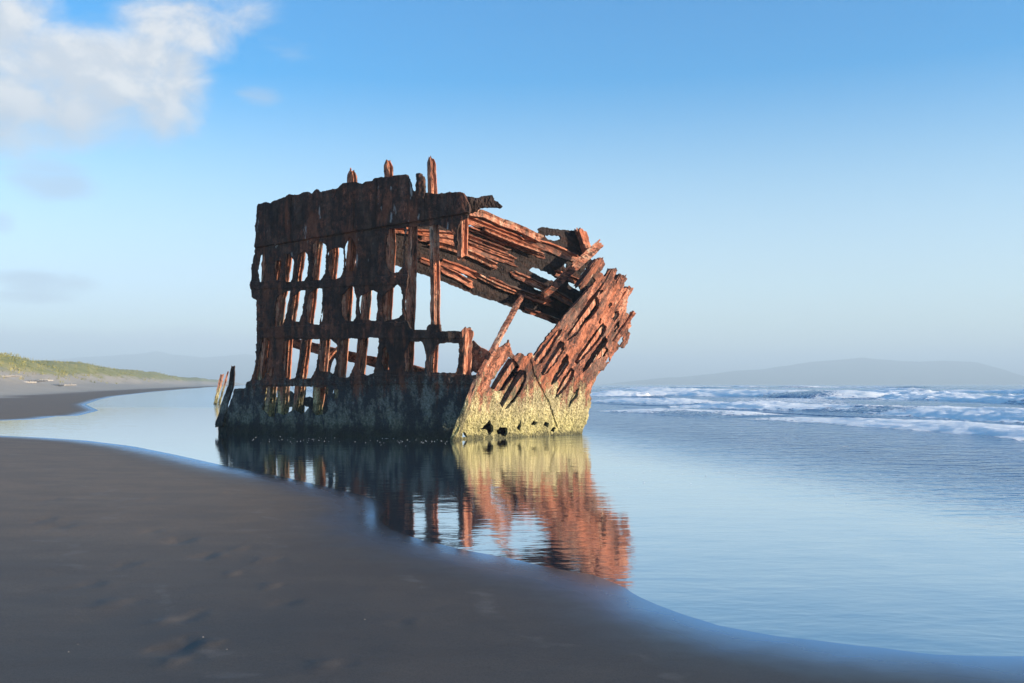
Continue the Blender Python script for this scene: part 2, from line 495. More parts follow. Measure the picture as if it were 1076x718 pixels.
# ribs of the hull side
nIn = -nW
Tr = -tL
RIB = [(0, 0), (0.13, 0), (0.13, 0.045), (0.055, 0.05), (0.06, 0.15), (0.085, 0.17), (0.06, 0.19), (0.055, 0.29), (0.15, 0.295), (0.15, 0.345), (0, 0.35)]
ribs = [  # px at rows, from top row to bottom row
    [(276, 218), (272, 300), (266, 395), (262, 440)],
    [(291, 215), (286, 265), (274, 355), (265, 440)],
    [(301, 212), (297, 260), (284, 350), (276, 440)],
    [(314, 208), (309, 265), (296, 355), (290, 440)],
    [(331, 205), (327, 260), (319, 330), (310, 398), (304, 440)],
    [(347, 203), (344, 265), (337, 330), (331, 398), (326, 440)],
    [(364.5, 178), (363, 260), (357, 330), (352, 396), (349, 440)],
    [(387, 198), (383, 262), (377, 325), (372, 390), (369, 440)],
    [(402.5, 168), (404, 260), (400, 330), (397, 385), (395, 440)],
    [(427.5, 205), (427.5, 260), (425, 330), (422, 385), (420, 440)],
    [(447.5, 164), (450, 240), (451, 300), (451, 340), (448, 385), (447, 440)],
]
for k, rb in enumerate(ribs):
    pts = [wall.at(x, min(y, 462), -0.06) for x, y in rb]
    if rb[0][1] < 182:                       # rib standing above the bulwark: continue past the plate
        p = wall.at(rb[0][0], 184, -0.06)
        s = p[1] / F_PX
        pts[0] = at(rb[0][0], rb[0][1], p[1])
    bar("hull_rib", pts[::-1], Tr, nIn, RIB, M_frame, wreck, seed=20 + k, rough=0.02, taper=(1.0, 0.92), ragged=0.05, pits=0.06, step=0.045, rounded=True,
        rivets=[(0.06, 0.10, 0.17, 'A'), (0.06, 0.24, 0.17, 'A')])
# short rib stump below the end of the bulwark
bar("hull_rib", [wall.at(479.5, 268, -0.06), wall.at(481, 212, -0.06)], Tr, nIn, RIB, M_frame, wreck, seed=41, rough=0.02, ragged=0.1, pits=0.05,
    rivets=[(0.06, 0.10, 0.17, 'A'), (0.06, 0.24, 0.17, 'A')])
# corroded rail along the inside and the broken post at the forward end
BOX = lambda w, d: [(-w / 2, -d / 2), (w / 2, -d / 2), (w / 2, d / 2), (-w / 2, d / 2)]
bar("side_rail", [wall.at(404, 350, -0.1), wall.at(483, 354, -0.02)], (0, 0, 1), nIn, [(-.16, 0), (.15, 0), (.15, .2), (.08, .2), (.06, .07), (-.16, .07)], M_hull, wreck, seed=51, rough=0.025)
bar("side_rail", [wall.at(272, 350, -0.1), wall.at(404, 350, -0.1)], (0, 0, 1), nIn, [(-.12, 0), (.12, 0), (.12, .16), (.06, .16), (.05, .06), (-.12, .06)], M_hull, wreck, seed=52, rough=0.025)
bar("side_rail", [wall.at(268, 301, -0.1), wall.at(424, 292, -0.1)], (0, 0, 1), nIn, [(-.09, 0), (.09, 0), (.09, .14), (.04, .14), (.03, .06), (-.09, .06)], M_hull, wreck, seed=53, rough=0.025)
bar("broken_post", [wall.at(483, 396, -0.05), wall.at(484, 372, -0.03), wall.at(485.5, 346, -0.03)], Tr, nIn,
    [(-.07, 0), (.10, 0), (.13, .05), (.10, .10), (.10, .22), (.20, .24), (.20, .29), (-.05, .28)], M_frame, wreck, seed=54, rough=0.05, pits=0.08, ragged=0.08)

# plate remnant behind the broken post
wall2 = Surf(A0 - nW * 0.55, tL, nW, lambda u, v: 0 * u, -1.6, 1.2, 1.0, 4.0, 0.02)
mk = wall2.mask([(493, 361), (497, 357.5), (503, 364), (514, 369), (516, 373), (508, 389), (503, 397), (501, 392), (497, 389.5), (492, 394), (488, 396), (489, 380)], (), 0.6, 9)
sheet("plate_remnant", wall2.P, wall2.N, mk, M_bow, wreck, 0.05, 0.02, 15)

# ------------------------------------------------------------------ lit bow side
tR = np.array([4.07, 3.9, 0]); tR /= np.linalg.norm(tR)
nB = np.array([3.9, -4.07, 0]); nB /= np.linalg.norm(nB)
bow = Surf(A0 + 0.05 * nB, tR, nB, lambda u, v: 0.30 * np.sin(np.clip(u / 8.3, 0, 1) * math.pi) + 0.05 * v - 0.02 * (v - 2) ** 2 * 0.3 - 0.35 * sstep(5.0, 6.2, u) * sstep(2.4, 0.0, v), -0.1, 8.6, -0.35, 6.5, 0.02)
BOUT = [(474, 472), (477.5, 463), (481, 452), (485, 438), (491, 423), (498, 406), (503, 398), (509, 386), (515, 375), (521, 368), (525, 364.5), (528, 365.5), (532, 361), (535.5, 357), (536, 364),
        (538, 371), (541, 374), (544, 372.5), (547, 371), (550, 374), (554, 374.5), (557, 370.5), (559, 373), (561, 374.5), (566, 366), (575, 353), (580.5, 347), (590, 336), (599, 325.5),
        (609, 314), (618, 303.5), (627.5, 293.5), (631, 297), (634, 293), (637, 289), (639, 285), (642, 282), (648, 285), (645, 291), (646, 295.5), (650, 290), (652, 287.5), (653.5, 291), (659, 293),
        (657, 298), (655, 303.5), (660, 303), (663, 306), (660, 312), (658, 316), (658, 322), (659, 328), (662, 331), (664, 327), (666.5, 329), (663.5, 338), (661, 345), (662, 350),
        (659.5, 361.5), (656, 366), (652, 364), (642, 378), (633, 390.5), (630, 389), (628, 394.6), (622, 403), (620, 412), (620.5, 423), (619, 433), (616, 443),
        (611.6, 453), (609, 470)]
CHUNK = [(618, 280), (623, 275), (630, 270.3), (634.5, 274), (634.5, 279), (631, 286), (636, 292), (628, 297), (622, 290), (619, 285)]
BH = [
 [(534, 378), (538, 380), (544, 387), (537, 397), (529, 408), (521, 409), (516, 405), (518, 400), (524, 392)],
 [(546, 391), (550, 393), (552, 398), (549, 407), (543, 416), (535, 426), (531, 427), (526, 422), (530, 413), (536, 404), (542, 394)],
 [(562, 377), (566, 381), (570, 379), (578, 368), (587, 353), (588, 348), (583, 350), (575, 359), (566, 370)],
 [(588, 360), (591.4, 363), (591, 369), (585, 380), (577, 390), (572, 393), (570, 390), (575, 380), (583, 368)],
 [(595, 374), (597.4, 378), (596, 384), (590, 394), (583, 402), (580, 402), (583, 394), (589, 384)],
 [(599, 388), (602.4, 391), (601, 397), (596, 405), (588, 414), (584, 416), (586, 409), (592, 398)],
 [(608.7, 408), (607, 415), (600, 424), (596, 429.5), (599, 420), (604, 412)],
 [(624, 315), (627, 318), (625, 326), (617, 337), (606, 350), (599, 356), (597, 354), (600, 346), (608, 335), (617, 323)],
 [(632, 342), (634.4, 346), (632, 354), (625, 362), (615, 374), (608, 381), (606, 378), (611, 370), (620, 357), (627, 348)],
 [(635, 355), (637.4, 359), (635, 364), (628, 372), (620, 384), (613, 390), (616, 382), (624, 370), (631, 359)],
 [(636, 365.5), (638.8, 369), (636, 373.5), (631, 377), (628, 375), (630, 370)],
 [(636.5, 379), (639, 375), (641.2, 376), (640, 380), (637, 381)],
 [(639.5, 320), (642, 317.5), (643, 320), (640.5, 324.5)],
 [(642.6, 334), (645, 329), (649, 327.5), (649.6, 332), (646, 338)],
 [(644.5, 347), (647, 341), (651, 337), (651, 343), (647, 349)],
 [(629, 339), (631, 334), (632.4, 336), (630.5, 341)],
 [(650, 361), (652, 356), (655.3, 354), (655, 359), (652, 362.6)],
 [(608, 331), (612, 326), (620, 313), (630, 301), (634, 299), (630, 307), (620, 320), (611, 333)],
 [(514, 441), (515.5, 446), (517.3, 453), (513, 456), (511, 451), (505.5, 451.7), (510, 447)],
 [(522, 453), (525, 449.5), (531, 450), (532, 454), (529.5, 458.5), (527, 456), (523, 455)],
 [(546.5, 441.5), (547.3, 446), (546.2, 454), (543.6, 450)],
 [(557.5, 446), (560, 442), (563.6, 444), (562, 447)],
 [(571, 447), (573, 443), (575.5, 445), (575, 449)],
 [(577.5, 452), (581, 449), (583.6, 450.5), (581.5, 453.6)],
 [(486.5, 453), (488.5, 456.5), (490, 460), (485, 459)],
]
def grow(h, f):
    c = np.mean(np.array(h, float), 0)
    return [tuple(c + (np.array(p) - c) * f) for p in h]
mk = bow.mask(BOUT, [grow(h, 1.16) for h in BH], 0.8, 5, extra=(CHUNK,))
crack = np.minimum(segdist([(557, 378), (562, 395), (570, 410), (578, 428), (585, 449)], bow.px + 0.5 * fbm(bow.P, 5, 3, 8), bow.py), 9)
# the shell is corrugated where it bends over the slanted frames
slant = (bow.px * 0.776 + bow.py * 0.63)
offb = -0.05 * (crack < 0.55) + 0.07 * fbm(np.stack([slant * 0.16, bow.P[..., 2] * 0.25, bow.P[..., 2] * 0], -1), 1.0, 4, 31, 0.6) * sstep(0.6, 1.6, bow.P[..., 2])
offb = offb + 0.04 * fbm(np.stack([slant * 0.4, (bow.px * 0.63 - bow.py * 0.776) * 0.05, bow.P[..., 2] * 0], -1), 1.0, 3, 61) * sstep(1.0, 2.4, bow.P[..., 2])
offb = offb + sstep(1.7, 1.1, bow.P[..., 2]) * (np.clip(fbm(bow.P, 9, 3, 63), 0, 1) * 0.05 + 0.02)
sheet("bow_plating", bow.P, bow.N, mk, M_bow, wreck, 0.06, 0.03, 13, offb)

BFR = [(-.11, 0), (.12, 0), (.12, .05), (.02, .06), (.03, .22), (.12, .23), (.12, .29), (-.08, .29), (-.08, .05)]
bfr = [
    [(497, 420), (513, 391), (530, 364)],
    [(513, 420), (529, 394), (540, 377)],
    [(527, 430), (541, 405), (551, 391), (558, 378)],
    [(556, 392), (563, 378.5), (595, 334), (627, 297)],
    [(566, 402), (578, 381), (610, 334), (633, 301)],
    [(577, 410), (586, 394), (620, 343), (645, 300)],
    [(582, 420), (594, 398), (630, 345), (655, 312)],
    [(594, 430), (604, 413), (630, 370), (655, 330)],
    [(607, 425), (630, 381), (650, 350), (660, 340)],
]
for k, fr in enumerate(bfr):
    pts = [bow.at(x + 4, y + 2, -0.09) for x, y in fr]
    bar("bow_frame", pts, tR, -nB, BFR, M_frame, wreck, seed=70 + k, rough=0.025, ragged=0.1, pits=0.06, rivets=[(0.035, 0.10, 0.16, 'A'), (0.035, 0.19, 0.16, 'A')])

for k, (x0_, y0_, x1_, y1_, w_) in enumerate([q_ for q_ in ((611, 300, 628, 275, .17), (632, 306, 645, 283, .15), (644, 306, 654, 289, .14), (652, 318, 662, 302, .13), (640, 352, 653, 330, .10), (646, 357, 665.5, 328, .07), (600, 352, 618, 326, .08), (574, 385, 590, 361, .08), (614, 350, 634, 318, .09), (590, 404, 612, 366, .07), (624, 372, 640, 345, .08))][:4] + [(646, 357, 665.5, 328, .07)]):
    bar("frame_end" if k < 4 else "shell_fold", [bow.at(x0_, y0_, 0.02), bow.at((x0_ + x1_) / 2, (y0_ + y1_) / 2, 0.05), bow.at(x1_, y1_, 0.03)], tR, nB, [(-w_, -.22 if k < 4 else -.04), (w_, -.2 if k < 4 else -.04), (w_ * .9, .05), (w_ * 0.2, .10), (-w_, .04)], M_bow, wreck, seed=150 + k, rough=0.04, pits=0.06, ragged=0.12, taper=(0.9, 1.0))
inn = Surf(A0 - 0.62 * nB, tR, nB, lambda u, v: 0.25 * np.sin(np.clip(u / 8.3, 0, 1) * math.pi) + 0.05 * v, -0.1, 8.6, -0.3, 5.2, 0.03)  # backing sheet added behind the bow plates so their openings look dark
mk = inn.mask([(492, 468), (496, 440), (505, 425), (520, 412), (527, 397), (540, 381), (556, 386), (567, 374), (582, 353), (602, 329), (627, 303), (640, 296), (653, 312), (655, 345), (640, 375), (625, 394), (616, 405), (610, 468)],
              [[(503, 462), (512, 440), (520, 438), (518, 462)]] * 0, 1.0, 37)
sheet("dark_backing_sheet", inn.P, inn.N, mk, M_deck, wreck, 0.05, 0.03, 39)

# stem post: from the waterline, leaning back to the upper deck remains
stem = [at(476.5, 465, 28.55), at(488, 433, 28.5), at(500.5, 402, 28.6), at(514.5, 375, 29.2), at(531, 343, 30.6), at(549, 310, 32.6)]
bar("stem_post", stem, (1, 0.15, 0.1), (0, 1, 0.1), [(-.13, -.08), (.02, -.12), (.13, -.04), (.13, .10), (-.02, .14), (-.13, .10)], M_frame, wreck, seed=90, rough=0.03, taper=(0.95, 0.80), pits=0.05)

# ------------------------------------------------------------------ upper deck remains seen through the gap
f0, f1 = np.array([-4.09, 31.0, 0]), np.array([2.68, 34.2, 0])
tF = (f1 - f0) / np.linalg.norm(f1 - f0)
nF = np.array([tF[1], -tF[0], 0])
deck = Surf(f0, tF, nF, lambda u, v: 0.12 * np.sin(u * 0.4), -0.4, 8.6, 3.0, 7.6, 0.024)
DOUT = [(404, 238), (440, 237), (470, 228), (490, 221), (505, 222), (522, 231), (535, 233.5), (550, 240), (560, 246), (566, 247), (567, 243), (565, 240), (570, 239.3), (602, 242.5), (608, 243), (610.5, 238), (612.5, 247), (613.5, 256), (617, 263),
        (622, 276), (628, 296), (632, 300), (612, 330), (600, 345), (585, 341), (560, 330.5), (534, 321), (500, 310), (463, 294.7), (440, 287), (412, 277), (402, 274)]
DH = [
 [(491.5, 238), (495, 235.3), (499, 235), (506.3, 239.5), (504, 243.8), (500, 243), (492, 240)],
 [(543, 248.5), (549.3, 247.3), (547, 252), (546, 254.3), (543, 254)],
 [(572, 248), (577, 246.8), (588, 247.8), (589.4, 252), (583, 253.6), (576, 251.7)],
 [(559, 281.3), (565, 281.8), (588, 293.5), (586, 297), (570, 292), (556, 284.5)],
 [(555, 297.7), (558, 298.2), (575, 305.6), (572, 307.2), (563, 304)],
 [(592.5, 276), (596, 277.5), (595, 281), (591.5, 280)],
 [(597, 297), (603, 297.7), (611, 302.5), (609.5, 306.3), (600, 301.5)],
 [(610, 289), (616, 280.5), (619.5, 288), (616, 291)],
 [(483.5, 286.5), (492.3, 290.8), (491, 292.5), (483, 288.7)],
 [(463, 245.3), (476.4, 248.8), (475.5, 251.4), (464, 247.8)],
]
mk = deck.mask(DOUT, DH, 0.7, 17)
offd = 0.09 * fbm(np.stack([deck.px * 0.01, (deck.py - deck.px * 0.38) * 0.14, deck.px * 0], -1), 1.0, 3, 19)
sheet("upper_plating", deck.P, deck.N, mk, M_deck, wreck, 0.06, 0.03, 23, offd)  # dark colour stands in for shadow across these plates

def stringer(pts, w, out, name="stringer", mat=M_strip, seed=0, base=0.02, lip=True, **kw):
    p3 = [deck.at(x, y, base) for x, y in pts]
    h = w / 2 * 0.0311
    sec = [(-h, 0), (h, 0), (h, out), (h - 0.05, out), (h - 0.06, out * 0.35), (-h * 0.2, out * 0.3), (-h * 0.5, out * 0.6), (-h, out * 0.55)] if lip else \
          [(-h, 0), (h, 0), (h * 0.8, out), (h * 0.1, out * 0.8), (-h, out)]
    bar(name, p3, (0.0, 0.0, 1.0), nF, sec, mat, wreck, seed=seed, rough=0.03, pits=0.05, ragged=0.12, **kw)
stringer([(488, 223), (505, 226), (522, 234), (540, 240), (563, 251)], 9, 0.30, "top_rail", M_frame, 101, lip=False)
stringer([(489, 231), (520, 243), (545, 253), (548, 255)], 9, 0.16, seed=102)
stringer([(550, 254), (575, 260), (592, 267), (604, 273)], 10, 0.16, seed=103)
stringer([(504, 242), (530, 253), (563, 265.5)], 5, 0.42, "deck_edge", M_frame, 104, lip=False)
stringer([(413, 241.5), (440, 245), (470, 247), (491, 249.5), (533, 266)], 6, 0.20, seed=105)
stringer([(441, 249), (470, 254), (491, 259), (515, 268), (541, 276)], 9, 0.14, seed=106)
stringer([(452, 256), (470, 260), (491, 267), (519, 280.5)], 7, 0.26, "deck_edge", M_frame, 107)
stringer([(462, 276), (480, 281), (500, 290)], 7, 0.14, seed=108)
stringer([(464, 284), (480, 291), (494, 300)], 8, 0.14, seed=109)
stringer([(538, 288.5), (560, 298), (580, 308), (600, 319)], 8, 0.15, seed=110)
stringer([(514, 295), (530, 302), (550, 309.5), (577, 319)], 7, 0.2, seed=111)
stringer([(551, 326), (570, 332), (592, 341)], 6, 0.15, seed=112)
stringer([(585, 288), (600, 294), (612, 299)], 7, 0.15, seed=113)
stringer([(490, 254), (510, 262), (536, 272)], 6, 0.20, seed=121)
stringer([(490, 240), (505, 246), (530, 257)], 4, 0.24, seed=122)
stringer([(520, 250), (545, 260), (570, 270)], 5, 0.10, seed=123)
stringer([(440, 273), (462, 280)], 6, 0.10, seed=124)
stringer([(500, 290), (520, 300), (540, 308)], 4, 0.22, "deck_edge", M_frame, 125)
# lit end lip of the top plate
bar("plate_lip", [deck.at(614.5, 266, 0.05), deck.at(609, 250, 0.05), deck.at(606.5, 243, 0.05)], tF, nF, [(-.12, 0), (.10, 0), (.13, .30), (-.16, .34)], M_strip, wreck, seed=114, rough=0.04, ragged=0.12)
# big riveted brace across the gap
br = [at(572, 312, 32.7), at(600, 284.5, 33.1), at(631, 257, 33.5)]
bar("riveted_brace", br, np.array([-0.68, 0.0, 0.73]), (0.1, -1, 0.1), [(-.13, 0), (.15, 0), (.15, .20), (.10, .20), (.09, .05), (-.13, .05)], M_strip, wreck, seed=115, rough=0.018, ragged=0.1,
    rivets=[(-0.06, 0.05, 0.2, 'B'), (0.03, 0.05, 0.2, 'B')])
# bent plate sticking out past the bulwark end
bent = Surf(np.array([-1.55, 29.6, 0]), np.array([1.0, 0.15, 0]), np.array([0.15, -1.0, 0]), lambda u, v: 0.25 * np.sin((v - 6.6) * 4), -0.6, 2.0, 6.2, 7.6, 0.02)
mk = bent.mask([(488, 206), (499, 208), (508, 207), (517, 205), (520, 210), (524, 213), (528.5, 217), (526, 218.8), (518, 217.5), (505, 218), (501, 221.5), (494, 224), (487, 222)], (), 0.9, 25)
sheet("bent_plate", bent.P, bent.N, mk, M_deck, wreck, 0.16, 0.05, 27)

# far side of the hull, low down, and the long inner stringer
far_t = np.array([0.86, -0.5, 0]); far_t /= np.linalg.norm(far_t)
far = Surf(at(255, 440, 35.2) * np.array([1, 1, 0]), far_t, np.array([-far_t[1], -far_t[0], 0]) * np.array([-1, -1, 0]), lambda u, v: 0 * u, -0.4, 5.4, -0.3, 2.2, 0.03)
top = []
rr = random.Random(5)
for k, x in enumerate(range(262, 372, 7)):
    top.append((x, 413 + rr.uniform(-2, 6)))
mk = far.mask([(258, 470)] + top + [(372, 470)], [[(303, 428), (309, 427), (309, 435), (303, 436)], [(318, 427), (325, 427), (322, 436), (317, 435)]], 1.2, 33)
sheet("far_plating", far.P, far.N, mk, M_hull, wreck, 0.06, 0.04, 35)
for k, (xt, yt, xb) in enumerate(((296, 404, 294), (318, 403, 314), (334, 404, 331), (344, 404, 341), (355, 407, 352))):
    bar("far_rib", [at(xb, 452, 34.6 - 0.012 * (xb - 255)), at(xt, yt, 34.6 - 0.012 * (xb - 255))], (0.9, -0.4, 0), (0.4, 0.9, 0), BOX(0.2, 0.2), M_frame, wreck, seed=120 + k, rough=0.05, pits=0.06)
inner = [at(296, 357, 34.2), at(327, 364.5, 33.7), at(360, 372.5, 33.1), at(396, 380.5, 32.4), at(436, 389, 31.7), at(455, 394, 31.4)]
bar("inner_stringer", inner, (0, 0, 1), (-0.5, -0.86, 0), [(-.16, 0), (.15, 0), (.17, .22), (.10, .22), (.08, .05), (-.10, .05), (-.12, .16), (-.17, .15)], M_strip, wreck, seed=130, rough=0.03, pits=0.05)
# thin curved knee seen beside the second rib gap
bar("knee_bracket", [at(343, 392, 32.9), at(345, 381, 32.9), at(351, 371, 32.9), at(356, 366, 32.9)], (0.9, -0.4, 0), (0.4, 0.9, 0), BOX(0.10, 0.25), M_frame, wreck, seed=131, rough=0.03)
# dark stern-ward post leaning at the broken edge of the side
bar("leaning_post", [at(230, 448, 32.55), at(236.5, 425, 32.6), at(243, 404, 32.65), at(245, 385, 32.7)], (1, 0, 0), (0, 1, 0), BOX(0.24, 0.2), M_hull, wreck, seed=132, rough=0.04, taper=(1.0, 0.5), pits=0.05)

# two separate leaning posts farther out in the water
for k, (xb, yb, xt, yt, w, lab) in enumerate(((226.3, 425.5, 233.3, 394, 0.25, "thicker of two leaning rusty posts standing in the water left of the wreck"),
                                             (230.2, 425, 239.5, 391.5, 0.14, "thinner taller leaning post beside the thick one, left of the wreck"))):
    b = at(xb, yb, 80 - 1.2 * k); b[2] = 0
    e = empty("wreck_post", tuple(b))
    tag(e, lab, "post", "broken posts in the water beside the wreck")
    t = at(xt, yt, 80 - 1.2 * k)
    low_pt = b - 0.25 * (t - b)
    bar("post_shaft", [low_pt, 0.5 * (b + t), t], (1, 0, 0), (0, 1, 0), BOX(w, w), M_frame, e, seed=140 + k, rough=0.06, pits=0.1, step=0.1, sstp=0.07, taper=(1.1, 0.85), ragged=0.15)

# ------------------------------------------------------------------ ground
shoreA_px = [(-200, 449), (-80, 454), (0, 458), (45, 460), (90, 463), (140, 469), (185, 478), (230, 488), (270, 496), (300, 502), (340, 511), (372, 519.5), (396, 527), (404, 535), (398, 545), (412, 556), (440, 566),
             (480, 576.5), (520, 585), (570, 596), (620, 604), (660, 618), (700, 635), (730, 646), (760, 656), (820, 668), (900, 680), (980, 688), (1076, 694), (1180, 704), (1400, 728), (1800, 790)]
shoreA = [ground(*p) for p in shoreA_px]
polyA = shoreA + [(14, -6), (14, -60), (-140, -60), (-140, 46), (-60, 40)]
shoreB_px = [(-300, 449), (-120, 445), (0, 442), (40, 440.5), (60, 437.5), (82, 437), (104, 431.5), (96, 428), (90, 425), (104, 420), (120, 416.5), (160, 412), (190, 409.3), (220, 407)]
shoreB = [(-140, 52), (-70, 44)] + [ground(*p) for p in shoreB_px[2:]] + [(-300, 1080), (-1500, 5700), (-2800, 10700)]
polyB = shoreB + [(-9500, 10700), (-9500, -100), (-140, -100)]

azs = np.radians(np.concatenate([np.linspace(-88, -38, 40), np.linspace(-37.9, 34, 760), np.linspace(34.2, 88, 40)]))
ks = np.concatenate([[0.17, 0.3, 0.45, 0.65, 0.85], np.arange(1, 8, 0.25), np.arange(8, 64, 0.8), np.arange(64, 200, 1.7), np.arange(200, 400, 1.6), [430, 480, 560, 700, 1000, 1700, 4000]])
rows = EYE * F_PX / ks
AZ, RR = np.meshgrid(azs, rows)
GX, GY = RR * np.tan(np.clip(AZ, -1.2, 1.2)) * 1.0, RR * 1.0
GX = np.where(np.abs(AZ) > 0.66, np.sign(AZ) * RR * (np.tan(0.66) + (np.abs(AZ) - 0.66) * 4.0), GX)
GY = GY - 0.0
def shore_d(x, y):
    inA, inB = inpoly(polyA, x, y), inpoly(polyB, x, y)
    dA, dB = segdist(shoreA, x, y), segdist(shoreB, x, y)
    return np.where(inA, dA, np.where(inB, dB, -np.minimum(dA, dB))), inA, inB
D, inA, inB = shore_d(GX, GY)
P2 = np.stack([GX, GY, GX * 0], -1)
Dn = D + fbm(P2, 0.6, 3, 3) * 0.10 * sstep(0, 4, np.abs(D)) 
z = np.where(D < 0, 0.02 * np.maximum(D, -60), 0)
zA = 0.016 * np.minimum(D, 8) + 0.006 * np.clip(D - 8, 0, 30)
dd = D + fbm(P2, (0.03, 0.012, 1), 3, 5) * 7 * sstep(12, 30, D)
zB = 0.022 * np.minimum(dd, 12) + sstep(10, 22, dd) * 1.25 + sstep(19, 46, dd) * 7.9 * (1 + 0.10 * fbm(P2, (0.02, 0.008, 1), 3, 9)) + sstep(18, 30, dd) * (fbm(P2, (0.09, 0.05, 1), 4, 6) * 1.3)
zB = zB + sstep(60, 300, dd) * 1.0
z = np.where((D > 0) & inA & ~inB, zA, np.where((D > 0), zB, z))
near = np.exp(-(GY / 30.0) ** 2) * sstep(0.2, 2.0, D)
z = z + near * (fbm(P2, 0.8, 3, 12) * 0.010 + fbm(P2, (3, 5, 1), 3, 14) * 0.0035)
# scuffs and half-washed footprints
marks = [(185, 690, .15, -.026), (172, 661, .10, .012), (118, 642, .14, .014), (215, 589, .13, -.018), (250, 580, .10, .010), (275, 592, .14, .012), (244, 608, .08, .010), (283, 621, .10, .010),
         (190, 572, .16, -.020), (158, 563, .13, -.014), (50, 530, .22, -.016), (62, 559, .18, -.014), (44, 552, .16, -.014), (148, 528, .20, .012), (230, 520, .15, .008), (340, 708, .10, .010), (200, 655, .12, -.01),
         (180, 705, .1, .012), (92, 622, .14, -.012), (130, 600, .12, -.012), (300, 640, .12, -.008), (420, 660, .10, -.006)]
for (mx, my, r, a) in marks:
    x0, y0 = ground(mx, my)
    wob = fbm(P2, 9, 2, 40) * 0.5
    q = np.hypot((GX - x0) / r, (GY - y0) / (r * 1.7)) + wob
    a = a * 0.7
    z = z + a * np.exp(-q ** 2 * 2.0) - a * 0.6 * np.exp(-(np.hypot((GX - x0 - r) / (r * 0.8), (GY - y0 - r * .4) / (r * 1.1)) + wob) ** 2 * 2)
Nn = Nodes("wet_sand_and_dune")
P = Nn.pos()
sx = Nn.n('ShaderNodeSeparateXYZ'); Nn.l(P, sx.inputs[0])
dS = Nn.attr("shore")
n_big = Nn.noise(P, 0.35, 4)
n_mid = Nn.noise(P, 3.0, 5)
n_fine = Nn.noise(P, 95.0, 4, 0.8)
far_pale = Nn.smooth(5.0, 15.0, Nn.math('ADD', sx.outputs[1], Nn.math('MULTIPLY', Nn.math('SUBTRACT', n_big, 0.5), 7.0)))  # sand turns paler with distance along Y
sand = Nn.mix(far_pale, Nn.mix(n_big, (0.086, 0.070, 0.056), (0.102, 0.083, 0.066)), Nn.mix(n_big, (0.235, 0.152, 0.088), (0.270, 0.176, 0.104)))
sand = Nn.mix(Nn.smooth(0.35, 0.68, n_fine, 0.0, 0.75), sand, (0.045, 0.037, 0.030))
dsn = Nn.math('ADD', dS, Nn.math('MULTIPLY', Nn.math('SUBTRACT', n_mid, 0.5), 0.5))
wet = Nn.smooth(0.0, 1.6, dsn, 1.0, 0.0)
sand = Nn.mix(Nn.math('MULTIPLY', wet, 0.7), sand, (0.022, 0.023, 0.025))
lines = Nn.n('ShaderNodeTexWave', wave_type='BANDS', bands_direction='X')
lv = Nn.n('ShaderNodeCombineXYZ'); Nn.l(Nn.math('ADD', dS, Nn.math('MULTIPLY', Nn.noise(Nn.scale(P, (0.5, 0.5, 0.5)), 1.0, 5), 3.2)), lv.inputs[0])
Nn.l(lv.outputs[0], lines.inputs['Vector']); lines.inputs['Scale'].default_value = 0.16; lines.inputs['Detail'].default_value = 1.0; lines.inputs['Distortion'].default_value = 0.3
sand = Nn.mix(Nn.math('MULTIPLY', Nn.smooth(0.965, 1.0, lines.outputs['Fac']), Nn.smooth(0.45, 0.7, n_mid, 0.0, 0.22)), sand, (0.26, 0.23, 0.20))
sand = Nn.mix(Nn.smooth(0.42, 0.60, Nn.noise(Nn.scale(P, (0.9, 1.6, 1)), 1.0, 6, 0.65), 0.0, 0.22), sand, (0.05, 0.042, 0.036))
sand = Nn.mix(Nn.smooth(0.60, 0.66, Nn.noise(P, 70.0, 2, 0.5), 0.0, 0.35), sand, (0.03, 0.027, 0.025))
dry = Nn.smooth(7.5, 12.5, Nn.math('ADD', Nn.attr("dune"), Nn.math('MULTIPLY', Nn.math('SUBTRACT', Nn.noise(P, 0.08, 3), 0.5), 6.0)))
n_dune = Nn.noise(Nn.scale(P, (0.10, 0.06, 0.35)), 1.0, 6, 0.65)
sand = Nn.mix(dry, sand, Nn.mix(n_dune, (0.30, 0.25, 0.19), (0.46, 0.39, 0.30)))
gr_n = Nn.noise(Nn.scale(P, (0.16, 0.07, 0.35)), 1.0, 5, 0.7)
grs = Nn.math('ADD', sx.outputs[2], Nn.math('MULTIPLY', Nn.math('SUBTRACT', gr_n, 0.5), 8.0))
gmask = Nn.math('MULTIPLY', Nn.smooth(3.6, 5.8, grs), dry)
grass = Nn.ramp(Nn.noise(Nn.scale(P, (0.25, 0.12, 0.5)), 1.0, 5, 0.7), [(0.3, (0.13, 0.135, 0.035)), (0.5, (0.25, 0.23, 0.06)), (0.7, (0.38, 0.31, 0.12))])
cS = Nn.mix(gmask, sand, grass)
rghs = Nn.smooth(0.0, 1.3, dsn, 0.24, 0.62)
bh = Nn.math('ADD', Nn.math('MULTIPLY', n_fine, 0.25), Nn.math('MULTIPLY', Nn.noise(P, 22.0, 3), 0.5))
nr = Nn.bump(bh, Nn.smooth(0.0, 1.4, dsn, 0.02, 0.22), 0.012)
M_sand = Nn.out(cS, rghs, nr, spec=Nn.smooth(0.0, 1.4, dsn, 0.5, 0.22), ior=1.45)
pr = next(x for x in Nn.t.nodes if x.type == 'BSDF_PRINCIPLED'); om = next(x for x in Nn.t.nodes if x.type == 'OUTPUT_MATERIAL')
lw = Nn.n('ShaderNodeLayerWeight'); lw.inputs['Blend'].default_value = 0.5
gl = Nn.n('ShaderNodeBsdfGlossy'); gl.inputs['Color'].default_value = (0.34, 0.56, 0.86, 1)  # blue of the reflected sky put into the gloss tint
dsg = Nn.math('ADD', dS, Nn.math('MULTIPLY', Nn.math('SUBTRACT', Nn.noise(P, 1.1, 3), 0.5), 0.55))
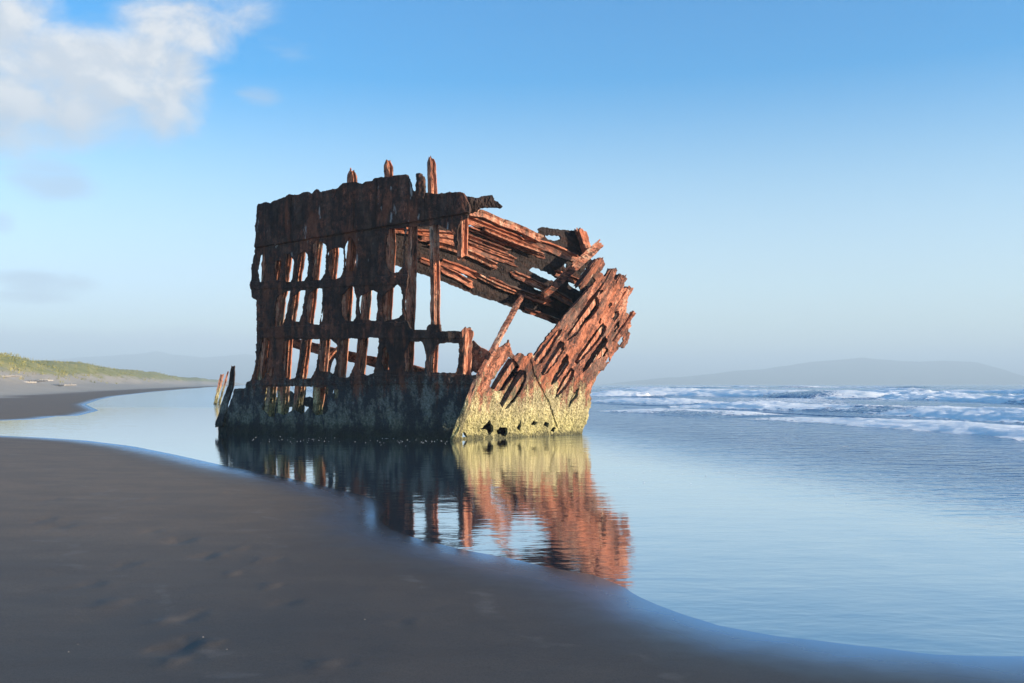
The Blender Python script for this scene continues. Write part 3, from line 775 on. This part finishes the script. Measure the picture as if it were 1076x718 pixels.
Nn.l(Nn.smooth(-0.2, 0.8, dsg, 0.06, 0.34), gl.inputs['Roughness'])
sheen = Nn.math('MULTIPLY', Nn.math('POWER', lw.outputs['Facing'], 2.6), Nn.math('POWER', Nn.smooth(-0.1, 0.85, dsg, 1.0, 0.0), 1.4))
ms = Nn.n('ShaderNodeMixShader'); Nn.l(sheen, ms.inputs[0]); Nn.l(pr.outputs[0], ms.inputs[1]); Nn.l(gl.outputs[0], ms.inputs[2])
Nn.l(ms.outputs[0], om.inputs['Surface'])
V = np.stack([GX, GY, z], -1).reshape(-1, 3)
# smooth the shore attribute into a slightly wavering wet line
gnd = mesh_obj("beach_sand", V, gridfaces(*GX.shape)[:, ::-1], M_sand, smooth=True, attrs={"shore": D, "dune": np.where(inB & ~inA, dd, 0)})
tag(gnd, kind="structure")

# ------------------------------------------------------------------ sea
azw = np.radians(np.concatenate([np.linspace(-80, -38, 30), np.linspace(-37.8, 36, 560), np.linspace(36.5, 80, 40)]))
kw = np.concatenate([[0.14, 0.2, 0.3, 0.45], np.arange(0.6, 6, 0.12), np.arange(6, 60, 0.4), np.arange(60, 340, 4), [380, 460, 600, 1000, 3000]])
AW, RW = np.meshgrid(azw, EYE * F_PX / kw)
WX = np.where(np.abs(AW) > 0.66, np.sign(AW) * RW * (np.tan(0.66) + (np.abs(AW) - 0.66) * 4.0), RW * np.tan(np.clip(AW, -1.2, 1.2)))
WY = RW
Dw, wa, wb = shore_d(WX, WY)
off_d = np.where(Dw < 0, -Dw, 0)
PW = np.stack([WX, WY, WX * 0], -1)
sea_d = (WX + 0.26 * WY + 5) * 0.97                     # distance out from the shoreline trend
amp = sstep(28, 90, sea_d) * 0.20 + sstep(6, 30, sea_d) * 0.03
ph = sea_d + 6 * fbm(PW, (0.02, 0.012, 1), 2, 51)
zw = amp * (np.sin(ph * 2 * math.pi / 19.0) * 0.7 + np.sin(ph * 2 * math.pi / 7.3 + 1) * 0.3 + fbm(PW, (0.16, 0.07, 1), 3, 53) * 1.3)
zw = zw + sstep(3, 20, sea_d) * 0.02 * fbm(PW, (0.9, 0.5, 1), 3, 55)
foamw = sstep(8, 30, sea_d) * sstep(0.0, 0.7, fbm(PW, (0.11, 0.02, 1), 4, 57)) * 0.62 * sstep(700, 100, sea_d)

def sea_material():
    N = Nodes("sea_water")
    P = N.pos()
    foam = N.attr("foam"); d = N.attr("depth")
    # ripples: nearly still near the sand, lively farther out
    r1 = N.noise(N.scale(P, (1.6, 3.2, 1)), 1.0, 3, 0.5, 0.4)
    r2 = N.noise(N.scale(P, (0.5, 1.1, 1)), 1.0, 3, 0.55, 0.3)
    r3 = N.noise(N.scale(P, (5.5, 9.0, 1)), 1.0, 2, 0.5)
    live = N.smooth(11.5, 19.0, d)
    h = N.math('ADD', N.math('MULTIPLY', r1, 0.35), N.math('MULTIPLY', r2, 0.5))
    h = N.math('ADD', h, N.math('MULTIPLY', r3, 0.10))
    st = N.math('ADD', 0.027, N.math('MULTIPLY', live, 0.80))
    n1 = N.bump(h, st, 0.35)
    col_w = N.mix(N.smooth(9.0, 20.0, d), (0.030, 0.050, 0.070), (0.010, 0.072, 0.185))
    fn = N.noise(N.scale(P, (2.4, 1.5, 2.4)), 1.0, 6, 0.72)
    ff = N.math('ADD', foam, N.math('MULTIPLY', N.math('SUBTRACT', fn, 0.5), 1.5))
    ffm = N.math('MULTIPLY', N.smooth(0.34, 0.52, ff), N.smooth(0.02, 0.2, foam))
    fcol = N.mix(N.noise(P, 6.0, 4), (0.92, 0.87, 0.80), (0.99, 0.94, 0.87))
    c = N.mix(ffm, col_w, fcol)
    n2 = N.bump(N.math('MULTIPLY', N.noise(P, 7.0, 5, 0.7), ffm), 0.55, 0.10, n1)
    rg = N.math('ADD', N.math('ADD', 0.05, N.math('MULTIPLY', live, 0.05)), N.math('MULTIPLY', ffm, 0.75))
    m = N.out(c, rg, n2, spec=0.5, ior=1.34)
    pr = next(x for x in N.t.nodes if x.type == 'BSDF_PRINCIPLED'); om = next(x for x in N.t.nodes if x.type == 'OUTPUT_MATERIAL')
    lw = N.n('ShaderNodeLayerWeight'); lw.inputs['Blend'].default_value = 0.5; N.l(n1, lw.inputs['Normal'])
    N.l(N.math('MULTIPLY', ffm, 0.9), pr.inputs['Subsurface Weight']); pr.inputs['Subsurface Radius'].default_value = (1.0, 1.0, 1.0)
    pr.inputs['Subsurface Scale'].default_value = 1.1
    gl = N.n('ShaderNodeBsdfGlossy'); N.l(N.mix(live, (0.96, 0.98, 1.0), (0.66, 0.83, 1.0)), gl.inputs['Color']); N.l(n1, gl.inputs['Normal'])  # farther out the reflection itself is tinted blue
    N.l(rg, gl.inputs['Roughness'])
    fz = N.math('MULTIPLY', N.math('MULTIPLY', N.math('POWER', lw.outputs['Facing'], 2.8), N.math('SUBTRACT', 1.0, ffm)), N.math('SUBTRACT', 1.0, N.math('MULTIPLY', live, 0.80)))
    ms = N.n('ShaderNodeMixShader'); N.l(fz, ms.inputs[0]); N.l(pr.outputs[0], ms.inputs[1]); N.l(gl.outputs[0], ms.inputs[2])
    N.l(ms.outputs[0], om.inputs['Surface'])
    return m
M_sea = sea_material()
sea = mesh_obj("sea_water", np.stack([WX, WY, zw], -1).reshape(-1, 3), gridfaces(*WX.shape)[:, ::-1], M_sea, smooth=True,
               attrs={"foam": foamw, "depth": np.maximum(np.clip(sea_d, 0, None) * (off_d > 0), np.clip((WY - 30) * 0.35, 0, 14.5))})
tag(sea, kind="structure")

# breakers: each a rolling ridge of water with a tumbling foam front
def breaker(pts_px, H, width, seed, i0=0.0, strength=1.0, fade=8.0, step=0.14):
    pts = np.array([ground(*p) for p in pts_px])
    # smooth the line
    path, t = resample(pts, 2.0)
    for _ in range(6):
        path[1:-1] = 0.25 * path[:-2] + 0.5 * path[1:-1] + 0.25 * path[2:]
    path, t = resample(path, step)
    tan = np.gradient(path, axis=0); tan /= np.linalg.norm(tan, axis=1)[:, None]
    nor = np.stack([-tan[:, 1], tan[:, 0]], -1)
    if nor.mean(0)[0] < 0: nor = -nor                      # towards the open sea
    fw = max(2.6, 9.0 * H)
    width = max(width, 1.9 * fw)
    q = np.concatenate([np.arange(-max(3.0, 10.5 * H), 1.2, step * 0.9), np.arange(1.2, width, step * 1.6)])
    S, Q = np.meshgrid(t, q, indexing='ij')
    s3 = lambda a, b, sd, oc=3: fbm(np.stack([S * a, Q * b, S * 0], -1), 1.0, oc, sd)
    wob = 0.9 * fbm(np.stack([S * 0.12, S * 0, S * 0], -1), 1.0, 4, seed) * max(1, fw / 3)
    Qs = Q - wob
    end = sstep(0, fade, S) * sstep(0, fade, t[-1] - S)
    Hs = H * (0.75 + 0.7 * fbm(np.stack([S * 0.07, S * 0, S * 0], -1), 1.0, 3, seed + 2)) * end
    u_ = np.clip((Qs + 0.5 * fw) / fw, 0, 1)
    prof = sstep(0, 0.22, u_) * np.sin(u_ * math.pi / 2) ** 0.9 * (1 - 0.92 * sstep(0.55 * fw, width * 0.92, Qs))
    foam = strength * (sstep(-0.75 * fw, -0.3 * fw, Qs) * (1 - sstep(0.6 * fw, 0.6 * fw + 3.0, Qs)) * np.clip(0.85 + 1.3 * s3(0.05, 0.12, seed + 4), 0, 1.1) + 0.3 * s3(0.25, 0.5, seed + 7) * sstep(-1.5, -0.3, Qs)) * sstep(0.0, 0.5, end)
    foam = np.clip(foam + 0.25 * foam * s3(1.1, 1.4, seed + 9, 3), 0, 1)
    lump = foam * (s3(0.35, 0.8, seed + 5, 3) * 0.30 * H + s3(1.3, 1.8, seed + 8, 3) * 0.20 * H + np.abs(s3(3.6, 4.2, seed + 6, 3)) * 0.24 * H)
    Z = Hs * prof + lump * sstep(0, 0.3, end) + 0.02 * foam
    edge = np.minimum(sstep(q[0], q[0] + 0.4, Q), sstep(width, width - 0.8, Q)) * sstep(0, 1.5, S) * sstep(0, 1.5, t[-1] - S)
    base = -0.16 * (1 - edge) + 0.012
    X = path[:, 0][:, None] + nor[:, 0][:, None] * Q
    Y = path[:, 1][:, None] + nor[:, 1][:, None] * Q
    Z = Z * edge + base
    # ride on the swell under it
    o = mesh_obj("breaking_wave", np.stack([X, Y, Z], -1).reshape(-1, 3), gridfaces(*X.shape), M_sea, smooth=True,
                 attrs={"foam": foam * edge, "depth": np.full(X.shape, 30.0)})
    tag(o, kind="structure")
    return o
breaker([(745, 439), (800, 440.5), (850, 442.5), (900, 446), (960, 450.5), (1010, 454), (1076, 459), (1180, 470), (1300, 486)], 0.27, 3.0, 200, strength=1.1)
breaker([(610, 432), (680, 433.5), (730, 435.5), (770, 437), (800, 439)], 0.22, 3.5, 210, strength=0.9, fade=5)
breaker([(690, 427), (740, 428), (820, 430.5), (880, 432.5), (940, 435), (1000, 437.5), (1076, 441.5), (1200, 449), (1350, 460)], 0.50, 4.0, 220, strength=1.05)
breaker([(600, 422), (660, 423), (720, 425), (760, 426)], 0.45, 5, 230, strength=0.7)
breaker([(600, 416.5), (680, 416), (740, 416.5), (800, 417.5), (870, 419.5), (900, 420.5)], 0.75, 6, 240, strength=1.15, step=0.3)
breaker([(880, 417), (920, 418), (960, 420.5), (1020, 423), (1076, 425.5), (1200, 431), (1350, 438)], 0.80, 6, 250, strength=1.15, step=0.25)
breaker([(600, 411), (700, 411.5), (760, 411.5), (840, 412), (900, 412.2)], 0.75, 8, 260, strength=1.1, step=0.5, fade=20)
breaker([(900, 411), (980, 412.5), (1076, 414), (1250, 417.5)], 0.7, 8, 270, strength=0.9, step=0.5, fade=20)
breaker([(620, 408), (680, 408.2), (740, 408.2), (780, 408)], 0.95, 10, 280, strength=1.1, step=0.9, fade=30)
breaker([(720, 407.4), (800, 407.8), (870, 407.8), (960, 408.2), (1060, 408.6)], 0.95, 10, 290, strength=0.8, step=0.9, fade=60)
breaker([(690, 447.2), (715, 447.4), (740, 448)], 0.10, 1.6, 300, strength=0.35, fade=2)
# drifting foam flecks beside the hull, uncountable
rf = random.Random(11)
fv, ff_ = [], []
for k in range(150):
    px = rf.uniform(262, 480) if rf.random() < 0.5 else rf.uniform(640, 1076)
    py = rf.gauss(463, 2.5) if px < 600 else rf.gauss(495, 8) + (px - 640) * 0.03
    if px < 600 and py < 461.5 + (px - 478) * 0.02: py = 463 + rf.random() * 3
    gx, gy = ground(px, py)
    r = rf.uniform(0.005, 0.016)
    b = len(fv)
    n = 6
    for j in range(n):
        an = j * 2 * math.pi / n + rf.random()*0.5
        fv.append((gx + r * math.cos(an), gy + r * rf.uniform(0.7, 1.8) * math.sin(an), 0.004))
    fv.append((gx, gy, 0.004 + r * 0.5))
    ff_ += [(b + j, b + (j + 1) % n, b + n) for j in range(n)]
Nf = Nodes("sea_foam")
M_foam = Nf.out((0.75, 0.76, 0.76), 0.7)
fl = mesh_obj("foam_flecks", np.array(fv), ff_, M_foam)
tag(fl, "white foam flecks floating on the still shallows around the wreck", "foam", kind="stuff")

# ------------------------------------------------------------------ dune grass and driftwood
gm = (inB & ~inA) & (dd > 24) & (dd < 60) & (GY < 900) & (AZ > R(-34)) & (AZ < R(-12))
cand = np.argwhere(gm)
rg_ = np.random.default_rng(3)
w = (GY[gm] ** 1.0); w = w / w.sum()
pick = cand[rg_.choice(len(cand), 2000, p=w)]
tv, tf = [], []
for (i, j) in pick:
    x = GX[i, j] + rg_.normal() * 1.2; y = GY[i, j] + rg_.normal() * 2.5
    zz = z[i, j]
    if zz < 3.5 + 2.0 * rg_.normal(): continue
    for b in range(7):
        an = rg_.uniform(0, 2 * math.pi); hh = rg_.uniform(0.2, 0.55); lean = rg_.uniform(0.1, 0.5)
        ox, oy = x + rg_.normal() * 0.35, y + rg_.normal() * 0.35
        k = len(tv)
        wd = 0.07
        tv += [(ox - wd * math.sin(an), oy + wd * math.cos(an), zz - 0.3), (ox + wd * math.sin(an), oy - wd * math.cos(an), zz - 0.3), (ox + lean * math.cos(an), oy + lean * math.sin(an), zz + hh)]
        tf.append((k, k + 1, k + 2))
Ng = Nodes("dune_grass_blades")
Pg = Ng.pos()
M_grass = Ng.out(Ng.ramp(Ng.noise(Ng.scale(Pg, (0.25, 0.12, 0.5)), 1.0, 5, 0.7), [(0.3, (0.13, 0.135, 0.035)), (0.5, (0.25, 0.23, 0.06)), (0.7, (0.38, 0.31, 0.12))]), 0.7, spec=0.2)
gobj = mesh_obj("dune_grass", np.array(tv), tf, M_grass)
tag(gobj, "yellow green beach grass growing along the top of the dune", "grass", kind="stuff")

def ground_z(x, y):
    k = np.argmin((GX - x) ** 2 + (GY - y) ** 2)
    return z.reshape(-1)[k]
Nd = Nodes("bleached_driftwood")
Pd = Nd.pos()
M_wood = Nd.out(Nd.mix(Nd.noise(Nd.scale(Pd, (3, 3, 9)), 1.0, 4), (0.22, 0.19, 0.16), (0.55, 0.50, 0.44)), 0.8, spec=0.2)
HEX = lambda r: [(r * math.cos(a * math.pi / 4), r * math.sin(a * math.pi / 4)) for a in range(8)]
logs = [(12, 402.0, 3.2, 10, "short pale driftwood log at the far left edge of the beach"), (26, 402.4, 4.2, 40, "pale driftwood log second from the left along the dune foot"),
        (38, 401.6, 5.5, -12, "long bleached log lying highest up the dune foot"), (48, 402.8, 3.5, 65, "stubby driftwood log third from the right along the dune foot"),
        (58, 402.2, 5.0, -20, "bleached log second from the right of the driftwood line"), (70, 402.6, 3.8, 20, "driftwood log farthest right in the line at the dune foot")]
for k, (px, py, L, yaw, lab) in enumerate(logs):
    Yd = 178 + (px - 10) * 0.55
    x = (px - CX) / F_PX * Yd
    zz = ground_z(x, Yd)
    e = empty("driftwood_log", (x, Yd, zz))
    tag(e, lab, "driftwood", "driftwood logs at the foot of the dune")
    a = R(yaw)
    dv = np.array([math.cos(a), math.sin(a), 0.03])
    c = np.array([x, Yd, zz + 0.16])
    bar("log_trunk", [c - dv * L / 2, c + dv * 0.1 + np.array([0, 0, 0.06]), c + dv * L / 2], (-dv[1], dv[0], 0), (0, 0, 1), HEX(0.22), M_wood, e, seed=300 + k, rough=0.08, step=0.25, sstp=0.15, taper=(1.2, 0.6))
    br0 = c + dv * L * 0.2
    bar("branch_stub", [br0, br0 + np.array([0.3, -0.3, 0.5])], (1, 0.6, 0), (-.6, 1, .4), HEX(0.08), M_wood, e, seed=320 + k, rough=0.02, step=0.2, sstp=0.1, taper=(1, 0.5))

sv, sf_ = [], []
rs = random.Random(21)
for k in range(26):
    px, py = rs.uniform(5, 620), 470 + 240 * rs.random() ** 1.3
    gx, gy = ground(px, py)
    d1, a1, b1 = shore_d(np.array([gx]), np.array([gy]))
    if not a1[0] or d1[0] < 0.5: continue
    zz = ground_z(gx, gy)
    r = rs.uniform(0.005, 0.011)
    b = len(sv)
    for j in range(6):
        an = j * math.pi / 3 + rs.random() * 0.4
        sv.append((gx + r * rs.uniform(.6, 1.5) * math.cos(an), gy + r * math.sin(an), zz - 0.002))
    sv.append((gx + r * 0.2, gy, zz + r * 0.55))
    sf_ += [(b + j, b + (j + 1) % 6, b + 6) for j in range(6)]
Ns = Nodes("shell_grit")
M_shell = Ns.out(Ns.mix(Ns.noise(Ns.pos(), 9.0, 2), (0.06, 0.05, 0.042), (0.26, 0.23, 0.20)), 0.6)
tag(mesh_obj("shell_fragments", np.array(sv), sf_, M_shell), "tiny shell and stone fragments scattered over the smooth wet sand", "shells", kind="stuff")

# ------------------------------------------------------------------ far hills
def hill(name, prof, Yd, depth, seed, mat):
    xs = np.linspace(prof[0][0], prof[-1][0], 420)
    ys = np.interp(xs, [p[0] for p in prof], [p[1] for p in prof])
    X = (xs - CX) / F_PX * Yd
    nz = fbm(np.stack([X, X * 0, X * 0], -1), 40.0 / Yd, 4, seed) * Yd * 0.0012
    H = np.maximum(EYE + (HY - ys) / F_PX * Yd + nz, -3)
    tt = np.linspace(0, 1, 60)
    XX = X[None, :] + 0 * tt[:, None]
    YY = Yd - depth * 0.5 + depth * tt[:, None] + 0 * XX
    prf = np.interp(tt, [0, 0.5, 1], [0, 1, 0]) ** 0.8
    rid = fbm(np.stack([XX, YY, XX * 0], -1), (0.003, 0.002, 1), 5, seed + 3)
    ZZ = -3 + (H + 3)[None, :] * np.clip(prf[:, None] * (1 + 0.25 * rid * (1 - prf[:, None])), 0, 1)
    o = mesh_obj(name, np.stack([XX, YY, ZZ], -1).reshape(-1, 3), gridfaces(60, 420), mat, smooth=True)
    tag(o, kind="structure")
Nh = Nodes("forested_hill")
Ph = Nh.pos()
M_hill = Nh.out(Nh.mix(Nh.noise(Ph, 0.02, 6, 0.7), (0.02, 0.035, 0.018), (0.07, 0.085, 0.045)), 0.9, spec=0.1)
hill("headland_hill", [(560, 408), (640, 403), (700, 397), (760, 391), (800, 388), (850, 381), (880, 378), (905, 376), (940, 378), (965, 379.5), (1000, 379), (1025, 380.5), (1040, 385), (1052, 392), (1066, 402), (1074, 407)], 7000, 1500, 400, M_hill)
hill("far_mountains", [(-200, 382), (-60, 379), (40, 379), (100, 375), (130, 372), (150, 371), (165, 368.5), (180, 372), (215, 376), (260, 372), (300, 380), (380, 392), (470, 405)], 8200, 1500, 420, M_hill)

# ------------------------------------------------------------------ sun, sky, air
SUN_EL = R(10)
s3v = Vector((SUN_AZ[0] * math.cos(SUN_EL), SUN_AZ[1] * math.cos(SUN_EL), math.sin(SUN_EL)))
sd = bpy.data.lights.new("sun", 'SUN')
sd.energy = 4.9
sd.angle = R(0.5)
sd.color = (1.0, 0.86, 0.68)
so = bpy.data.objects.new("sun", sd)
col.objects.link(so)
so.rotation_euler = (-s3v).to_track_quat('-Z', 'Y').to_euler()

world = bpy.data.worlds.new("World")
scene.world = world
world.use_nodes = True
class WN(Nodes):
    def __init__(self, tree):
        self.t = tree; tree.nodes.clear()
W = WN(world.node_tree)
sky = W.n('ShaderNodeTexSky', sky_type='NISHITA')
sky.sun_disc = False
sky.sun_elevation = SUN_EL
sky.sun_rotation = math.atan2(SUN_AZ[0], SUN_AZ[1])
sky.altitude = 0; sky.air_density = 1.0; sky.dust_density = 0.3; sky.ozone_density = 2.0
tc = W.n('ShaderNodeTexCoord').outputs['Generated']
sp = W.n('ShaderNodeSeparateXYZ'); W.l(tc, sp.inputs[0])
az = W.math('ARCTAN2', sp.outputs[0], sp.outputs[1])
el = W.math('ARCSINE', sp.outputs[2])
cv = W.n('ShaderNodeCombineXYZ'); W.l(az, cv.inputs[0]); W.l(W.math('MULTIPLY', el, 1.5), cv.inputs[1])
cv = cv.outputs[0]
def ang(px, py):
    v = Vector((px - CX, F_PX, HY - py)).normalized()
    return math.atan2(v.x, v.y), math.asin(v.z)
def blob(px, py, rx, ry):
    a0, e0 = ang(px, py)
    da = W.math('DIVIDE', W.math('SUBTRACT', az, a0), rx / F_PX)
    de = W.math('DIVIDE', W.math('SUBTRACT', el, e0), ry / F_PX)
    d = W.math('SQRT', W.math('ADD', W.math('MULTIPLY', da, da), W.math('MULTIPLY', de, de)))
    return W.smooth(0.25, 1.25, d, 1.0, 0.0)
def cloud(blobs, scale, lo, hi, dens, stretch=(1, 1, 1)):
    m = None
    for b in blobs:
        k = W.math('MULTIPLY', blob(*b[:4]), b[4])
        m = k if m is None else W.math('MAXIMUM', m, k)
    n = W.noise(W.scale(cv, stretch), scale, 10, 0.60, 0.35)
    v = W.math('ADD', m, W.math('MULTIPLY', W.math('SUBTRACT', n, 0.5), 1.35))
    return W.math('MULTIPLY', W.math('MULTIPLY', W.smooth(lo, hi, v), W.smooth(0.0, 0.12, m)), dens), n
big, nb_ = cloud([(60, 85, 150, 75, 1.0), (165, 85, 70, 75, 0.95), (185, 25, 80, 45, 0.85), (-60, 60, 160, 110, 1.0), (60, 130, 130, 35, .7), (240, 10, 70, 40, .6)], 14.0, 0.24, 1.0, 0.92)
wisp, nw_ = cloud([(300, 50, 40, 16, .5), (272, 102, 32, 16, .7), (52, 190, 60, 26, .85), (45, 295, 70, 18, .85), (0, 235, 20, 18, .7), (30, 312, 60, 10, .7)], 24.0, 0.26, 1.05, 0.62, (0.6, 1.5, 1))
col_sky = sky.outputs[0]
hs = W.n('ShaderNodeHueSaturation'); W.l(W.smooth(R(4), R(23), el, 1.0, 1.85), hs.inputs['Saturation']); hs.inputs['Value'].default_value = 1.0; hs.inputs['Hue'].default_value = 0.508
W.l(col_sky, hs.inputs['Color'])
col_sky = W.mix(W.smooth(R(0), R(13), el, 1.0, 0.0), hs.outputs[0], (0.80, 0.83, 1.02), 'MULTIPLY')
left_dim = W.math('MULTIPLY', W.smooth(R(5), R(-28), az), W.smooth(R(14), R(3), el))
col_sky = W.mix(left_dim, col_sky, (0.84, 0.86, 0.97), 'MULTIPLY')
CL = 3.1
# sunlit white where a sample towards the sun is thinner, grey-lilac on the shaded underside
off_v = W.n('ShaderNodeVectorMath', operation='ADD'); W.l(cv, off_v.inputs[0]); off_v.inputs[1].default_value = (0.012, 0.016, 0)
n_off = W.noise(off_v.outputs[0], 14.0, 10, 0.60, 0.35)
lit = W.smooth(-0.10, 0.16, W.math('SUBTRACT', nb_, n_off))
hgt = W.smooth(ang(0, 140)[1], ang(0, 60)[1], el)
lit = W.math('MULTIPLY', W.math('ADD', W.math('MULTIPLY', lit, 0.6), 0.4), W.math('ADD', 0.35, W.math('MULTIPLY', hgt, 0.65)))
ccol = W.mix(lit, (CL * 0.56, CL * 0.63, CL * 0.74), (CL * 0.98, CL * 0.96, CL * 0.94))
c1 = W.mix(big, col_sky, ccol)
c2 = W.mix(wisp, c1, (CL * 0.50, CL * 0.64, CL * 0.85))
# low bank of distant haze-cloud along the horizon
bank_n = W.noise(W.scale(cv, (14, 40, 1)), 1.0, 6, 0.6)
edge = W.math('ADD', el, W.math('MULTIPLY', W.math('SUBTRACT', bank_n, 0.5), -0.03))
side = W.smooth(ang(250, 400)[0], ang(560, 400)[0], az, ang(0, 338)[1], ang(0, 362)[1])
bank = W.smooth(0.0, 0.016, W.math('SUBTRACT', side, edge), 0.0, 0.7)
c3 = W.mix(bank, c2, (CL * 0.68, CL * 0.76, CL * 0.96))
bg = W.n('ShaderNodeBackground'); W.l(c3, bg.inputs[0]); bg.inputs[1].default_value = 0.122
wo = W.n('ShaderNodeOutputWorld'); W.l(bg.outputs[0], wo.inputs['Surface'])

# the air: one closed box of thin even haze round everything
Nz = Nodes("sea_air")
pv = Nz.n('ShaderNodeVolumePrincipled')
pv.inputs['Color'].default_value = (0.70, 0.88, 1.0, 1)
pv.inputs['Density'].default_value = 0.00034
pv.inputs['Anisotropy'].default_value = 0.0
oz = Nz.n('ShaderNodeOutputMaterial')
Nz.l(pv.outputs[0], oz.inputs['Volume'])
x0, x1, y0, y1, z0, z1 = -12500, 12500, -300, 13500, -8.0, 300.0
hv = [(x0, y0, z0), (x1, y0, z0), (x1, y1, z0), (x0, y1, z0), (x0, y0, z1), (x1, y0, z1), (x1, y1, z1), (x0, y1, z1)]
hz = mesh_obj("haze", np.array(hv), [(0, 3, 2, 1), (4, 5, 6, 7), (0, 1, 5, 4), (1, 2, 6, 5), (2, 3, 7, 6), (3, 0, 4, 7)], Nz.m)
tag(hz, "thin blue sea haze filling the air over the whole beach", "haze", kind="stuff")

# ------------------------------------------------------------------ render settings
scene.view_settings.view_transform = 'Standard'
scene.view_settings.look = 'None'
scene.view_settings.gamma = 1.0
scene.view_settings.exposure = 1.28
scene.render.engine = 'CYCLES'
scene.cycles.use_denoising = True
scene.cycles.volume_bounces = 0
scene.cycles.max_bounces = 5
scene.cycles.use_adaptive_sampling = True
